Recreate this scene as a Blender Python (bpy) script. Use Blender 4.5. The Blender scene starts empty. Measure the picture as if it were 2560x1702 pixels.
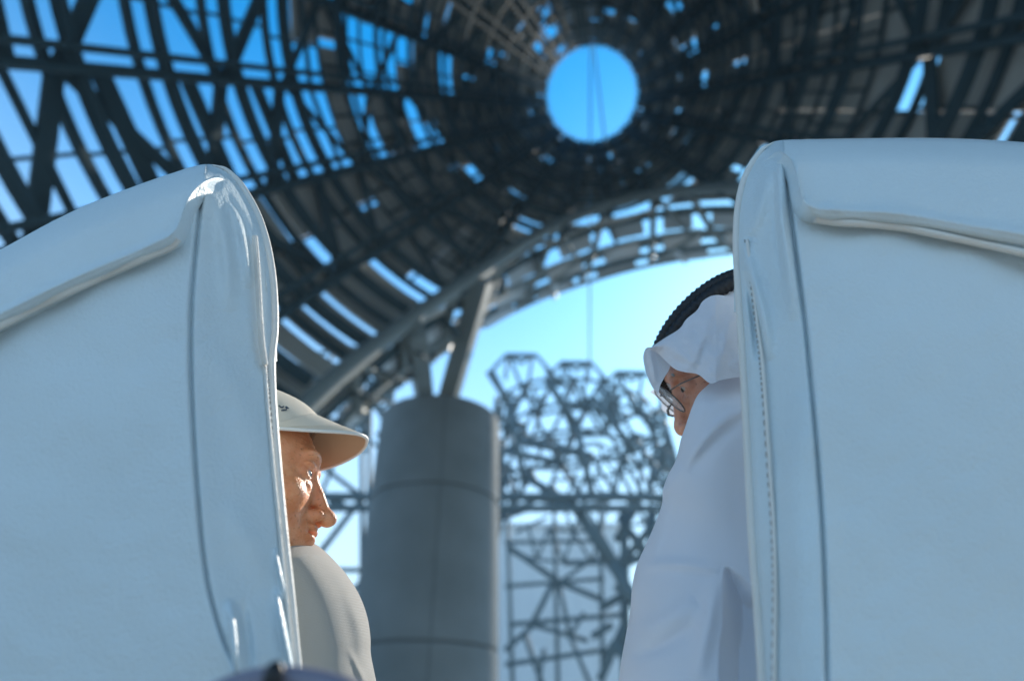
import bpy, math, random
import numpy as np
from mathutils import Vector, Matrix
S = bpy.context.scene
COL = S.collection
R = math.radians
random.seed(7)
rng = np.random.default_rng(7)

# ------------------------------------------------------------------ camera, sky, sun, exposure
CZ = 1.15                                   # lens height above the ground: someone crouching behind the seats
PITCH = R(34.0)
FPX = 1600.0                                # focal length in pixels of the 2560 px wide photograph
cam = bpy.data.cameras.new('camera')
camo = bpy.data.objects.new('camera', cam)
COL.objects.link(camo)
camo.location = (0, 0, CZ)
camo.rotation_euler = (R(90) + PITCH, 0, 0)
cam.sensor_width = 36.0
cam.lens = 36.0 * FPX / 2560.0
cam.clip_start = 0.02
cam.clip_end = 6000
cam.dof.use_dof = True
cam.dof.focus_distance = 0.74
cam.dof.aperture_fstop = 2.3
cam.dof.aperture_blades = 0
S.camera = camo

SUN_EL, SUN_AZ = 33.0, 27.5                  # azimuth from +Y towards +X: the sun stands ahead to the right, outside the picture
w = bpy.data.worlds.new('World')
S.world = w
w.use_nodes = True
nt = w.node_tree
nt.nodes.clear()
sky = nt.nodes.new('ShaderNodeTexSky')
sky.sky_type = 'NISHITA'
sky.sun_disc = False
sky.sun_elevation = R(SUN_EL)
sky.sun_rotation = R(SUN_AZ)
sky.altitude = 0
sky.air_density = 1.0
sky.dust_density = 0.35
sky.ozone_density = 5.0
tint = nt.nodes.new('ShaderNodeMix'); tint.data_type = 'RGBA'; tint.blend_type = 'MULTIPLY'
tint.inputs['Factor'].default_value = 1.0
tint.inputs['B'].default_value = (0.66, 1.04, 1.06, 1)
hs = nt.nodes.new('ShaderNodeHueSaturation'); hs.inputs['Saturation'].default_value = 1.2
bg = nt.nodes.new('ShaderNodeBackground')
bg.inputs['Strength'].default_value = 0.15
wo = nt.nodes.new('ShaderNodeOutputWorld')
nt.links.new(sky.outputs[0], tint.inputs['A'])
nt.links.new(tint.outputs['Result'], hs.inputs['Color'])
# pale desert haze thickening towards the horizon, the same all round
wtc = nt.nodes.new('ShaderNodeTexCoord'); sx = nt.nodes.new('ShaderNodeSeparateXYZ')
nt.links.new(wtc.outputs['Generated'], sx.inputs[0])
hz = nt.nodes.new('ShaderNodeMapRange'); hz.interpolation_type = 'SMOOTHSTEP'
hz.inputs['From Min'].default_value = 0.05; hz.inputs['From Max'].default_value = 0.86
hz.inputs['To Min'].default_value = 0.92; hz.inputs['To Max'].default_value = 0.0
nt.links.new(sx.outputs['Z'], hz.inputs['Value'])
hm = nt.nodes.new('ShaderNodeMix'); hm.data_type = 'RGBA'
hm.inputs['B'].default_value = (3.8, 4.8, 5.5, 1)
nt.links.new(hz.outputs[0], hm.inputs['Factor']); nt.links.new(hs.outputs[0], hm.inputs['A'])
nt.links.new(hm.outputs['Result'], bg.inputs[0])
nt.links.new(bg.outputs[0], wo.inputs[0])

sl = bpy.data.lights.new('sun', 'SUN')
sl.energy = 3.2
sl.angle = R(0.5)
sl.color = (1.0, 0.92, 0.80)
so = bpy.data.objects.new('sun', sl)
COL.objects.link(so)
sd = Vector((math.sin(R(SUN_AZ)) * math.cos(R(SUN_EL)), math.cos(R(SUN_AZ)) * math.cos(R(SUN_EL)), math.sin(R(SUN_EL))))
so.rotation_euler = sd.to_track_quat('Z', 'Y').to_euler()

S.view_settings.view_transform = 'Standard'
S.view_settings.look = 'None'
S.view_settings.gamma = 1
S.view_settings.exposure = 0.98
S.view_settings.use_curve_mapping = False

# ------------------------------------------------------------------ helpers
CP, SP = math.cos(PITCH), math.sin(PITCH)
CAM = np.array([0, 0, CZ])
def ray(px, py):
    """direction through a pixel of the 2560x1702 photograph, unit depth along the lens axis"""
    px = np.asarray(px, float); py = np.asarray(py, float)
    r = (px - 1280) / FPX; u = (851 - py) / FPX
    return np.stack([r + 0 * u, CP - SP * u + 0 * r, SP + CP * u + 0 * r], -1)
def at_depth(px, py, d):
    return CAM + ray(px, py) * np.asarray(d, float)[..., None]
def at_y(px, py, y):
    v = ray(px, py)
    return CAM + v * (np.asarray(y, float) / v[..., 1])[..., None]
def proj(p):
    q = np.asarray(p, float) - CAM
    d = q[..., 1] * CP + q[..., 2] * SP
    u = (-q[..., 1] * SP + q[..., 2] * CP) / d
    return np.stack([1280 + FPX * q[..., 0] / d, 851 - FPX * u, d], -1)

def tag(o, label=None, cat=None, group=None, kind=None):
    if label: o['label'] = label
    if cat: o['category'] = cat
    if group: o['group'] = group
    if kind: o['kind'] = kind
    return o
def link(name, mesh, parent=None):
    o = bpy.data.objects.new(name, mesh)
    COL.objects.link(o)
    if parent is not None: o.parent = parent
    return o
def empty(name, loc=(0, 0, 0)):
    o = bpy.data.objects.new(name, None)
    o.empty_display_size = 0.1
    COL.objects.link(o); o.location = loc
    if tuple(loc) != (0, 0, 0): o['off'] = list(loc)
    return o
class MB:
    def __init__(s): s.v = []; s.f = []
    def add(s, vs, fs):
        n = len(s.v); s.v += [tuple(map(float, p)) for p in vs]; s.f += [tuple(i + n for i in f) for f in fs]
    def beam(s, p, q, wdt, hgt, up):
        p = np.array(p, float); q = np.array(q, float); d = q - p; L = np.linalg.norm(d)
        if L < 1e-6: return
        d /= L; up = np.array(up, float); sx = np.cross(d, up); n = np.linalg.norm(sx)
        if n < 1e-6: sx = np.cross(d, [1, 0.3, 0.2]); n = np.linalg.norm(sx)
        sx /= n; uz = np.cross(sx, d)
        c = [(-1, -1), (1, -1), (1, 1), (-1, 1)]
        s.add([p + sx * a * wdt / 2 + uz * b * hgt / 2 for a, b in c] + [q + sx * a * wdt / 2 + uz * b * hgt / 2 for a, b in c],
              [(0, 1, 2, 3), (7, 6, 5, 4), (0, 4, 5, 1), (1, 5, 6, 2), (2, 6, 7, 3), (3, 7, 4, 0)])
    def strip(s, pts, ups, wdt, hgt):
        """rectangular bar swept along a polyline; ups gives the height direction"""
        pts = np.array(pts, float); ups = np.array(ups, float); n = len(pts)
        t = np.gradient(pts, axis=0); t /= np.linalg.norm(t, axis=1)[:, None] + 1e-12
        sx = np.cross(t, ups); sx /= np.linalg.norm(sx, axis=1)[:, None] + 1e-12
        uz = np.cross(sx, t)
        vs = np.concatenate([pts + sx * a * wdt / 2 + uz * b * hgt / 2 for a, b in ((-1, -1), (1, -1), (1, 1), (-1, 1))])
        fs = []
        for i in range(n - 1):
            for k in range(4):
                k2 = (k + 1) % 4
                fs.append((k * n + i, k2 * n + i, k2 * n + i + 1, k * n + i + 1))
        fs += [(0, 3 * n, 2 * n, n), (n - 1, 2 * n - 1, 3 * n - 1, 4 * n - 1)]
        s.add(vs, fs)
    def tube(s, pts, r, n=8, cap=True):
        pts = np.array(pts, float); m = len(pts)
        r = np.broadcast_to(np.asarray(r, float), (m,))
        t = np.gradient(pts, axis=0); t /= np.linalg.norm(t, axis=1)[:, None] + 1e-12
        a = np.array([0, 0, 1.0]) if abs(t[0][2]) < 0.9 else np.array([1.0, 0, 0])
        x = np.cross(t[0], a); x /= np.linalg.norm(x)
        vs = []
        for i in range(m):
            x = x - t[i] * np.dot(x, t[i]); x /= np.linalg.norm(x); y = np.cross(t[i], x)
            for k in range(n):
                an = 2 * math.pi * k / n
                vs.append(pts[i] + r[i] * (x * math.cos(an) + y * math.sin(an)))
        fs = [(i * n + k, i * n + (k + 1) % n, (i + 1) * n + (k + 1) % n, (i + 1) * n + k) for i in range(m - 1) for k in range(n)]
        if cap: fs += [tuple(range(n - 1, -1, -1)), tuple((m - 1) * n + k for k in range(n))]
        s.add(vs, fs)
    def box(s, c, d):
        c = np.array(c, float); d = np.array(d, float) / 2
        s.add([c + d * np.array(k) for k in ((-1, -1, -1), (1, -1, -1), (1, 1, -1), (-1, 1, -1), (-1, -1, 1), (1, -1, 1), (1, 1, 1), (-1, 1, 1))],
              [(3, 2, 1, 0), (4, 5, 6, 7), (0, 1, 5, 4), (1, 2, 6, 5), (2, 3, 7, 6), (3, 0, 4, 7)])
    def build(s, name, mat, parent=None, smooth=False):
        off = np.zeros(3)
        if parent is not None:
            q = parent
            while q is not None:
                off += np.array(q.location); q = q.parent
        me = bpy.data.meshes.new(name)
        me.from_pydata([tuple(np.array(p) - off) for p in s.v], [], s.f)
        if smooth: me.polygons.foreach_set('use_smooth', [True] * len(me.polygons))
        me.update()
        if mat: me.materials.append(mat)
        return link(name, me, parent)

def material(name, col, rough=0.6, spec=0.5, metal=0.0, noise=None, bump=None, **kw):
    """noise=(scale, amount, second colour, detail); bump=(scale, strength, distance)"""
    m = bpy.data.materials.new(name); m.use_nodes = True
    t = m.node_tree; b = t.nodes['Principled BSDF']
    b.inputs['Base Color'].default_value = (*col, 1)
    b.inputs['Roughness'].default_value = rough
    b.inputs['Specular IOR Level'].default_value = spec
    b.inputs['Metallic'].default_value = metal
    for k, v in kw.items(): b.inputs[k.replace('_', ' ')].default_value = v
    tc = t.nodes.new('ShaderNodeTexCoord')
    if noise:
        n = t.nodes.new('ShaderNodeTexNoise'); n.inputs['Scale'].default_value = noise[0]
        n.inputs['Detail'].default_value = noise[3] if len(noise) > 3 else 4
        r = t.nodes.new('ShaderNodeValToRGB')
        r.color_ramp.elements[0].position = 0.5 - 0.5 * noise[1]; r.color_ramp.elements[1].position = 0.5 + 0.5 * noise[1]
        r.color_ramp.elements[0].color = (*col, 1); r.color_ramp.elements[1].color = (*noise[2], 1)
        t.links.new(tc.outputs['Object'], n.inputs['Vector']); t.links.new(n.outputs['Fac'], r.inputs[0])
        t.links.new(r.outputs[0], b.inputs['Base Color'])
    if bump:
        n2 = t.nodes.new('ShaderNodeTexNoise'); n2.inputs['Scale'].default_value = bump[0]; n2.inputs['Detail'].default_value = 3
        bp = t.nodes.new('ShaderNodeBump'); bp.inputs['Strength'].default_value = bump[1]; bp.inputs['Distance'].default_value = bump[2]
        t.links.new(tc.outputs['Object'], n2.inputs['Vector']); t.links.new(n2.outputs['Fac'], bp.inputs['Height'])
        t.links.new(bp.outputs[0], b.inputs['Normal'])
    return m
M = {}
M['sand'] = material('sand', (0.28, 0.32, 0.34), 0.9, 0.2, noise=(0.35, 0.9, (0.22, 0.255, 0.27), 8), bump=(3.0, 0.5, 0.05))
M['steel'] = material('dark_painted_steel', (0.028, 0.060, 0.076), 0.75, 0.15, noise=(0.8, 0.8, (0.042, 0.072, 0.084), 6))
M['steel2'] = material('primed_steel', (0.16, 0.19, 0.19), 0.6, 0.3, noise=(0.7, 0.9, (0.21, 0.22, 0.20), 6))
M['panel'] = material('insulation_panel', (0.40, 0.365, 0.315), 0.85, 0.25, noise=(0.5, 0.9, (0.55, 0.51, 0.45), 6), bump=(2.0, 0.3, 0.05))
M['tower'] = material('teal_grey_steel', (0.085, 0.125, 0.14), 0.6, 0.3, noise=(0.7, 0.9, (0.11, 0.145, 0.15), 6))
M['concrete'] = material('concrete', (0.22, 0.235, 0.235), 0.85, 0.3, noise=(0.45, 0.6, (0.14, 0.155, 0.155), 10), bump=(3.0, 0.4, 0.03))
M['joint'] = material('concrete_joint', (0.10, 0.11, 0.11), 0.9, 0.2)
M['slat'] = material('light_slat', (0.55, 0.57, 0.57), 0.35, 0.5)
M['hall'] = material('pale_cladding', (0.86, 0.85, 0.83), 0.7, 0.3, noise=(0.05, 1.0, (0.80, 0.79, 0.77), 5))
M['cable'] = material('steel_cable', (0.25, 0.27, 0.29), 0.5, 0.5, 0.6)

# ------------------------------------------------------------------ ground
g = MB(); N = 64
rad = [0, 6, 20, 60, 200, 500, 900]
g.v.append((0, 0, 0))
for r_ in rad[1:]:
    for k in range(N):
        a = 2 * math.pi * k / N
        g.v.append((r_ * math.cos(a), r_ * math.sin(a) + 10, 0))
for k in range(N): g.f.append((0, 1 + k, 1 + (k + 1) % N))
for i in range(len(rad) - 2):
    for k in range(N):
        a, b = 1 + i * N + k, 1 + i * N + (k + 1) % N
        g.f.append((a, a + N, b + N, b))
tag(g.build('ground', M['sand']), kind='structure')

# ------------------------------------------------------------------ the leaning lattice cone overhead
O0 = np.array([6.8, 33.6, 48.0 + CZ]); O12 = np.array([2.0, 9.8, 20.2 + CZ])
AX = (O12 - O0) / np.linalg.norm(O12 - O0)
E1 = np.cross(AX, [0, 0, 1.0]); E1 /= np.linalg.norm(E1)
if E1[0] < 0: E1 = -E1
E2 = np.cross(E1, AX)
if E2[2] < 0: E2 = -E2
R0, DR = 3.75, 0.83
def cone(phi, n, off=0.0):
    """phi: 0 = right, 90 = up (over the viewer), 270 = down (far wall); n rings from the round opening"""
    phi = np.asarray(phi, float); n = np.asarray(n, float)
    c = O0 + (O12 - O0) * (n / 12.0)[..., None]
    d = np.cos(phi)[..., None] * E1 + np.sin(phi)[..., None] * E2
    return c + d * (R0 + DR * n + off)[..., None]
def radial_dir(phi):
    return math.cos(phi) * E1 + math.sin(phi) * E2
# the arch cut into the far wall, read where the edge is seen and carried on out of sight
rim_px = [(690, 1100), (770, 1010), (900, 895), (1060, 775), (1200, 680), (1350, 583), (1500, 518),
          (1640, 485), (1740, 474), (1850, 470), (2050, 480), (2200, 520)]
def ray_cone(px, py):
    v = ray(px, py); v = v / np.linalg.norm(v)
    best = None
    prev = None
    for t in np.arange(3, 90, 0.05):
        p = CAM + v * t
        q = p - O0; n = np.dot(q, AX) / np.linalg.norm(O12 - O0) * 12
        c = O0 + (O12 - O0) * n / 12
        d = np.linalg.norm(p - c) - (R0 + DR * n)
        if prev is not None and prev < 0 <= d and n > -0.5:
            e = p - c
            return math.atan2(np.dot(e, E2), np.dot(e, E1)) % (2 * math.pi), n, t
        prev = d
    return None
rim = []
for q in rim_px:
    h = ray_cone(*q)
    if h: rim.append(h[:2])
rim.sort()
rim = [q for q in rim if R(225) < q[0] < R(318)]
a9, b9 = rim[-1]
rim += [(a9 + R(5), max(b9, 10.0)), (R(330), 17.0)]
RP = np.array([a for a, b in rim]); RN = np.array([b for a, b in rim])
def poff(n): return min(1.3, 0.40 + 0.085 * n)
def nmax(phi):
    phi = phi % (2 * math.pi)
    if RP[0] <= phi <= RP[-1]:
        return float(min(np.interp(phi, RP, RN), 17.0))
    return 17.0
NRAD = 20
PH0 = R(182)
cone_t = tag(empty('lattice_cone', (0, 0, 0)), 'huge leaning dark steel lattice cone overhead with a round opening at its top', 'building')
NR = 17
def ring_runs(n, step=R(3)):
    """angle runs for which ring n exists above the arch"""
    ph = np.arange(0, 2 * math.pi + 1e-6, step)
    ok = [nmax(p) >= n - 1e-3 for p in ph]
    runs = []; cur = []
    for p, k in zip(ph, ok):
        if k: cur.append(p)
        elif cur: runs.append(cur); cur = []
    if cur: runs.append(cur)
    if len(runs) > 1 and runs[0][0] == 0 and abs(runs[-1][-1] - 2 * math.pi) < 1e-3:
        runs[0] = [p - 2 * math.pi for p in runs[-1][:-1]] + runs[0]; runs.pop()
    return [np.array(r) for r in runs if len(r) > 1]
for n in range(1, NR + 1):
    mb = MB()
    for run in ring_runs(n):
        mb.strip(cone(run, np.full(len(run), n), 0.45 if n > 9 else 0.2), [radial_dir(p) for p in run], 0.26 if n > 9 else 0.13 + 0.008 * n, 0.42 if n > 9 else 0.22)
        mb.strip(cone(run, np.full(len(run), n + 0.10), min(1.5, poff(n) - 0.2)), [radial_dir(p) for p in run], 0.34 if n > 9 else 0.16, 0.22 if n > 9 else 0.12)
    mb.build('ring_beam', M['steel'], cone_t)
# round opening: stiff ring with lugs
mb = MB()
ph = np.linspace(0, 2 * math.pi, 97)
mb.strip(cone(ph, np.full(97, 0.0), 0.35), [radial_dir(p) for p in ph], 0.35, 0.3)
for k in range(40):
    p = 2 * math.pi * k / 40
    mb.beam(cone(p, 0.05, 0.05), cone(p, 0.05, -0.12), 0.10, 0.3, AX)
mb.build('opening_ring', M['steel'], cone_t)
mb = MB()
mb.strip(cone(ph, np.full(97, 0.5), 0.45), [radial_dir(p) for p in ph], 0.22, 0.3)
mb.build('opening_ring', M['steel'], cone_t)
# radial twin chords
PHI = [(PH0 + 2 * math.pi * k / NRAD) % (2 * math.pi) for k in range(NRAD)]
for k, p in enumerate(PHI):
    m_ = nmax(p); nn = np.arange(0, m_ + 0.01, 0.5); nn = np.append(nn[:-1], m_)
    mb = MB()
    up = np.array([radial_dir(p)] * len(nn))
    for sgn in (-1, 1):
        dp = sgn * (0.33) / (R0 + DR * nn)
        pts = np.array([cone(p + d, n_, 0.15) for d, n_ in zip(dp, nn)])
        mb.strip(pts, up, 0.17, 0.28)
    pts = np.array([cone(p, n_, poff(n_) - 0.2) for n_ in nn]); mb.strip(pts, up, 0.34, 0.26)
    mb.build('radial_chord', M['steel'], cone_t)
# half-bay posts, diagonals and rails
braces = posts = 0
stuff = MB()
for k, p in enumerate(PHI):
    dphi = 2 * math.pi / NRAD
    for n in range(0, NR):
        if nmax(p) < n + 1 or nmax(p + dphi) < n + 1 or nmax(p + dphi / 2) < n + 1: continue
        left = math.cos(p + dphi / 2) < -0.1
        up = radial_dir(p + dphi / 2)
        def C(a, b, off): return cone(p + a * dphi, n + b, off)
        wd = 0.6 if n > 9 else 0.34; bo = poff(n) - 0.22
        r_ = random.random()
        if n >= 2 and r_ < 0.86:
            mb = MB()
            if (k + n) % 3: mb.beam(C(0, 0.02, bo), C(1, 0.98, bo), wd, 0.14, up)
            else: mb.beam(C(1, 0.02, bo), C(0, 0.98, bo), wd, 0.14, up)
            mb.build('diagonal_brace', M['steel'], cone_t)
        if n >= 5 and r_ > (0.3 if n < 9 else 0.55):
            b0 = 0.42 + 0.2 * random.random()
            mb = MB(); wq = random.choice((0.3, 0.55, 0.9))
            bq = poff(n) - 0.2; mb.beam(C(0, b0, bq), C(1, b0, bq), wq, 0.12, up)
            mb.build('cross_post', M['steel'], cone_t)
        if n >= 4:
            for a in ((0.36, 0.7) if 6 < n < 9 else (0.5,)):
                a += random.uniform(-0.05, 0.05)
                stuff.beam(C(a, 0, poff(n) - 0.1), C(a, 1, poff(n) - 0.1), 0.11, 0.12, up)
        if n >= 6:
            stuff.beam(C(0.0, 1.0, 0.3), C(0.0, 0.5, 1.75), 0.22, 0.22, up)
        # cladding on the outer face, missing high on the left flank
        ang = math.degrees(p + dphi / 2) % 360
        if 128 < ang < 205: pr = max(0.0, min(0.97, 1.45 - n * 0.14))
        elif 205 <= ang < 245: pr = max(0.3, min(0.97, 1.78 - n * 0.105))
        elif 110 < ang <= 128: pr = 0.6
        else: pr = 0.985
        mb = MB(); hh = 2
        for i in range(hh):
            for j in range(hh):
                if random.random() > pr: continue
                a0, a1, b0, b1 = i / hh + 0.004, (i + 1) / hh - 0.004, j / hh + 0.006, (j + 1) / hh - 0.006
                if random.random() < 0.07: a1 -= 0.09
                if random.random() < 0.08: b1 -= 0.10
                if random.random() < 0.05: b0 += 0.12
                o0, o1 = poff(n + b0), poff(n + b1); q = [C(a0, b0, o0), C(a1, b0, o0), C(a1, b1, o1), C(a0, b1, o1)]
                o0 += .12; o1 += .12; q2 = [C(a0, b0, o0), C(a1, b0, o0), C(a1, b1, o1), C(a0, b1, o1)]
                mb.add(q + q2, [(0, 1, 2, 3), (7, 6, 5, 4), (0, 4, 5, 1), (1, 5, 6, 2), (2, 6, 7, 3), (3, 7, 4, 0)])
        if mb.v: mb.build('cladding_panel', M['panel'], cone_t)
for n in range(3, 9):
    mb = MB()
    for run in ring_runs(n + 0.5):
        mb.strip(cone(run, np.full(len(run), n + 0.5), poff(n) - 0.3), [radial_dir(p) for p in run], 0.10, 0.2)
    if mb.v: mb.build('ring_rail', M['steel'], cone_t)
# closure between the last full ring and the arch edge
dphi = 2 * math.pi / NRAD
for k, p in enumerate(PHI):
    lims = [nmax(p + dphi * i / 6) for i in range(7)]
    if min(lims) >= 16.9: continue
    a0 = max(0, math.floor(min(lims)) - 0)
    for h in range(2):
        mb = MB()
        for i in range(h * 3, h * 3 + 3):
            pa, pb = p + dphi * i / 6, p + dphi * (i + 1) / 6
            la, lb = max(lims[i], a0), max(lims[i + 1], a0)
            ns = max(1, int(round((max(la, lb) - a0) / 0.45)))
            for j in range(ns):
                if max(la, lb) - a0 < 0.05: continue
                if p < R(250) and random.random() < 0.07: continue
                f0, f1 = j / ns, (j + 1) / ns - 0.02
                q = [cone(pa, a0 + (la - a0) * f0, 1.7 - f0), cone(pb, a0 + (lb - a0) * f0, 1.7 - f0), cone(pb, a0 + (lb - a0) * f1, 1.7 - f1), cone(pa, a0 + (la - a0) * f1, 1.7 - f1)]
                q2 = [x + radial_dir(p) * 0.12 for x in q]
                mb.add(q + q2, [(0, 1, 2, 3), (7, 6, 5, 4), (0, 4, 5, 1), (1, 5, 6, 2), (2, 6, 7, 3), (3, 7, 4, 0)])
        if mb.v: mb.build('cladding_panel', M['panel'], cone_t)
so_ = stuff.build('light_rail', M['steel'], cone_t); so_['kind'] = 'stuff'

# ------------------------------------------------------------------ truss along the arch edge
def smooth_curve(pts, m):
    """Catmull-Rom through rows of numbers"""
    P = np.array(pts, float); P = np.vstack([2 * P[0] - P[1], P, 2 * P[-1] - P[-2]])
    n = len(P) - 3; out = []
    for t in np.linspace(0, n - 1e-9, m):
        i = int(t); f = t - i; a, b, c, d = P[i:i + 4]
        out.append(0.5 * (2 * b + (c - a) * f + (2 * a - 5 * b + 4 * c - d) * f * f + (3 * b - a - 3 * c + d) * f ** 3))
    return np.array(out)
arch = tag(empty('arch_truss'), 'curved pale steel truss with light slats edging the arch under the dark cone', 'truss')
edge = []
for q in rim_px[:-1]:
    h = ray_cone(*q)
    p = cone(h[0], h[1], 0.0); edge.append(p)
RIMC = smooth_curve(edge, 60)
low_px = [(700, 1290), (800, 1160), (905, 1035), (1010, 950), (1110, 877), (1215, 810), (1400, 728), (1600, 668), (1850, 630), (2100, 640), (2240, 680)]
LOWC = smooth_curve([at_depth(x, y, proj(RIMC[int(i * 59 / 10)])[2] * 1.14) for i, (x, y) in enumerate(low_px)], 60)
def mix(a, b, t): return a * (1 - t) + b * t
MIDC = mix(RIMC, LOWC, 0.42) + np.array([[0, 0.6, -0.5]])
for cur, r_, nm in ((RIMC, 0.34, 'rim_tube'), (LOWC, 0.16, 'lower_tube'), (MIDC, 0.17, 'middle_tube')):
    mb = MB(); mb.tube(cur, r_, 10); mb.build(nm, M['steel2'], arch, True)
for t in (0.22, 0.62, 0.8):
    mb = MB(); c = mix(RIMC, LOWC, t) + np.array([[0, 0.9, 0.5]]); mb.strip(c, [(0, 0, 1)] * 60, 0.22, 0.4); mb.build('rail', M['steel'], arch)
for i in range(1, 59, 5):
    mb = MB(); mb.tube([RIMC[i], mix(RIMC[i], LOWC[min(59, i + 1)], 0.5) + np.array([0, 0.3, -0.7]), LOWC[min(59, i + 1)]], 0.21, 7); mb.build('strut', M['steel2'], arch, True)
    if i % 2:
        mb = MB(); mb.tube([RIMC[i], MIDC[min(59, i + 4)]], 0.17, 6); mb.build('strut', M['steel2'], arch, True)
    else:
        mb = MB(); mb.tube([MIDC[i], LOWC[max(0, i - 4)]], 0.17, 6); mb.build('strut', M['steel2'], arch, True)
for i in range(3, 55, 5):
    for t, wd in ((0.30, 0.9), (0.56, 1.1), (0.80, 1.0)):
        if i < 26 and random.random() < 0.55: continue
        a = mix(RIMC[i], LOWC[i], t) + np.array([0, 1.2, 0.4]); b = mix(RIMC[i + 3], LOWC[i + 3], t) + np.array([0, 1.2, 0.4])
        mb = MB(); mb.beam(a, b, wd, 0.08, LOWC[i] - RIMC[i] + np.array([0, 0, 6.0])); mb.build('slat', M['slat'], arch)
for i in (5, 9, 12, 15, 19, 22, 26, 30, 37):
    a = mix(RIMC[i], LOWC[i], 0.15) + np.array([0, 1.0, 0.6]); b = mix(RIMC[i + 2], LOWC[i + 2], 0.5) + np.array([0, 1.0, 0.6])
    mb = MB(); mb.beam(a, b, 2.2 if i < 24 else 1.2, 0.1, LOWC[i] - RIMC[i]); mb.build('gusset_plate', M['steel'], arch)
for i in (25, 34, 43):
    a = mix(RIMC[i], LOWC[i], 0.72) + np.array([0, -0.2, -0.3]); b = mix(RIMC[i + 1], LOWC[i + 1], 1.03) + np.array([0, -0.2, -0.3])
    mb = MB(); mb.tube([a, b], 0.2, 8); mb.build('bracket', M['slat'], arch, True)

# ------------------------------------------------------------------ round pier carrying the cone
PD = 29.5
ctop = at_depth(1086, 985, PD); PR = 158 / FPX * PD
PX, PY, PZ = ctop[0], ctop[1] + PR, ctop[2]
pier = tag(empty('concrete_pier', (PX, PY, 0)), 'massive round grey concrete pier with ring joints under the cone', 'pier')
def zat(py):
    v = ray(1086, py); return CZ + v[2] / v[1] * (PY - PR)
zj = [0.0, zat(2450), zat(2000), zat(1600), zat(1206), PZ]
face_a = math.atan2(-PY, -PX) + 0.06
def arc_segment(z0, z1, r0, r1, a0, a1, m=24):
    mb = MB(); aa = np.linspace(a0, a1, m); vs = []
    for z, ro, ri in ((z0, r0, r0 - 0.25), (z0 + 0.03, r0 + 0.0, None), (z1 - 0.03, r1, None), (z1, r1 - 0.03, r1 - 0.25)): pass
    prof = [(r0 - 0.3, z0), (r0 - 0.03, z0), (r0, z0 + 0.04), (r1, z1 - 0.04), (r1 - 0.03, z1), (r1 - 0.3, z1)]
    for a in aa:
        for r_, z in prof: vs.append((PX + r_ * math.cos(a), PY + r_ * math.sin(a), z))
    k = len(prof); fs = []
    for i in range(m - 1):
        for j in range(k):
            fs.append((i * k + j, (i + 1) * k + j, (i + 1) * k + (j + 1) % k, i * k + (j + 1) % k))
    fs += [tuple(range(k - 1, -1, -1)), tuple((m - 1) * k + j for j in range(k))]
    mb.add(vs, fs); return mb
rt = lambda z: PR * (1.0 + 0.06 * (PZ - z) / PZ)
for i in range(len(zj) - 1):
    for h in range(2):
        a0 = face_a + h * math.pi + 0.006; a1 = face_a + (h + 1) * math.pi - 0.006
        arc_segment(zj[i] + 0.05, zj[i + 1] - 0.05 if i < 4 else zj[i + 1], rt(zj[i]), rt(zj[i + 1]), a0, a1, 40).build('concrete_lift', M['concrete'], pier, False)
mb = MB(); aa = np.linspace(0, 2 * math.pi, 65)[:-1]
vs = [(PX + (rt(z) - 0.07) * math.cos(a), PY + (rt(z) - 0.07) * math.sin(a), z) for z in (0.0, PZ - 0.02) for a in aa]
mb.add(vs, [(i, (i + 1) % 64, 64 + (i + 1) % 64, 64 + i) for i in range(64)] + [tuple(range(64, 128))])
mb.build('core', M['joint'], pier)
for (xa, ya, xb, yb, wd) in ((1062, 990, 1036, 822, 0.75), (1118, 990, 1206, 700, 0.85)):
    a = at_depth(xa, ya + 15, PD + 2.6); b = at_depth(xb, yb, proj(RIMC[int(np.argmin(np.hypot(*(proj(RIMC)[:, :2] - [xb, yb]).T)))])[2])
    mb = MB(); mb.beam(a, b, wd, 0.8, (0, 1, 0)); mb.build('raking_strut', M['steel2'], pier)

# ------------------------------------------------------------------ second lattice cone further off, unfinished jagged top
TD = 66.0
tc_ = at_y(1490, 1265, TD); tcx, tcy = tc_[0], TD + 12
tower = tag(empty('lattice_tower', (tcx, tcy, 0)), 'far unfinished steel lattice tower with a jagged open top behind the pier', 'tower')
NA = 22
def trad(z): return 13.5 - 0.10 * (z - 20)
def tpt(a, z, off=0.0):
    r_ = trad(z) + off
    return np.array([tcx + r_ * math.cos(a), tcy + r_ * math.sin(a), z])
zl = [CZ + tc_[2] * 0 + v for v in (24.3, 28.4, 32.2, 35.8, 39.2)]
trng = random.Random(11)
def jit(): return trng.uniform(-0.16, 0.16)
J = {}
for i in range(NA):
    for j in range(len(zl)):
        J[i, j] = (2 * math.pi * i / NA + (0.5 * (j % 2)) * 2 * math.pi / NA + jit() * 0.13, zl[j] + jit() * 1.6 + 0.03 * (0 - 0) )
def node(i, j, off=0.0):
    a, z = J[i % NA, j]
    if j == len(zl) - 1: z -= 1.6 * (math.cos(a))
    return tpt(a, z, off)
pieces = []
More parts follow.
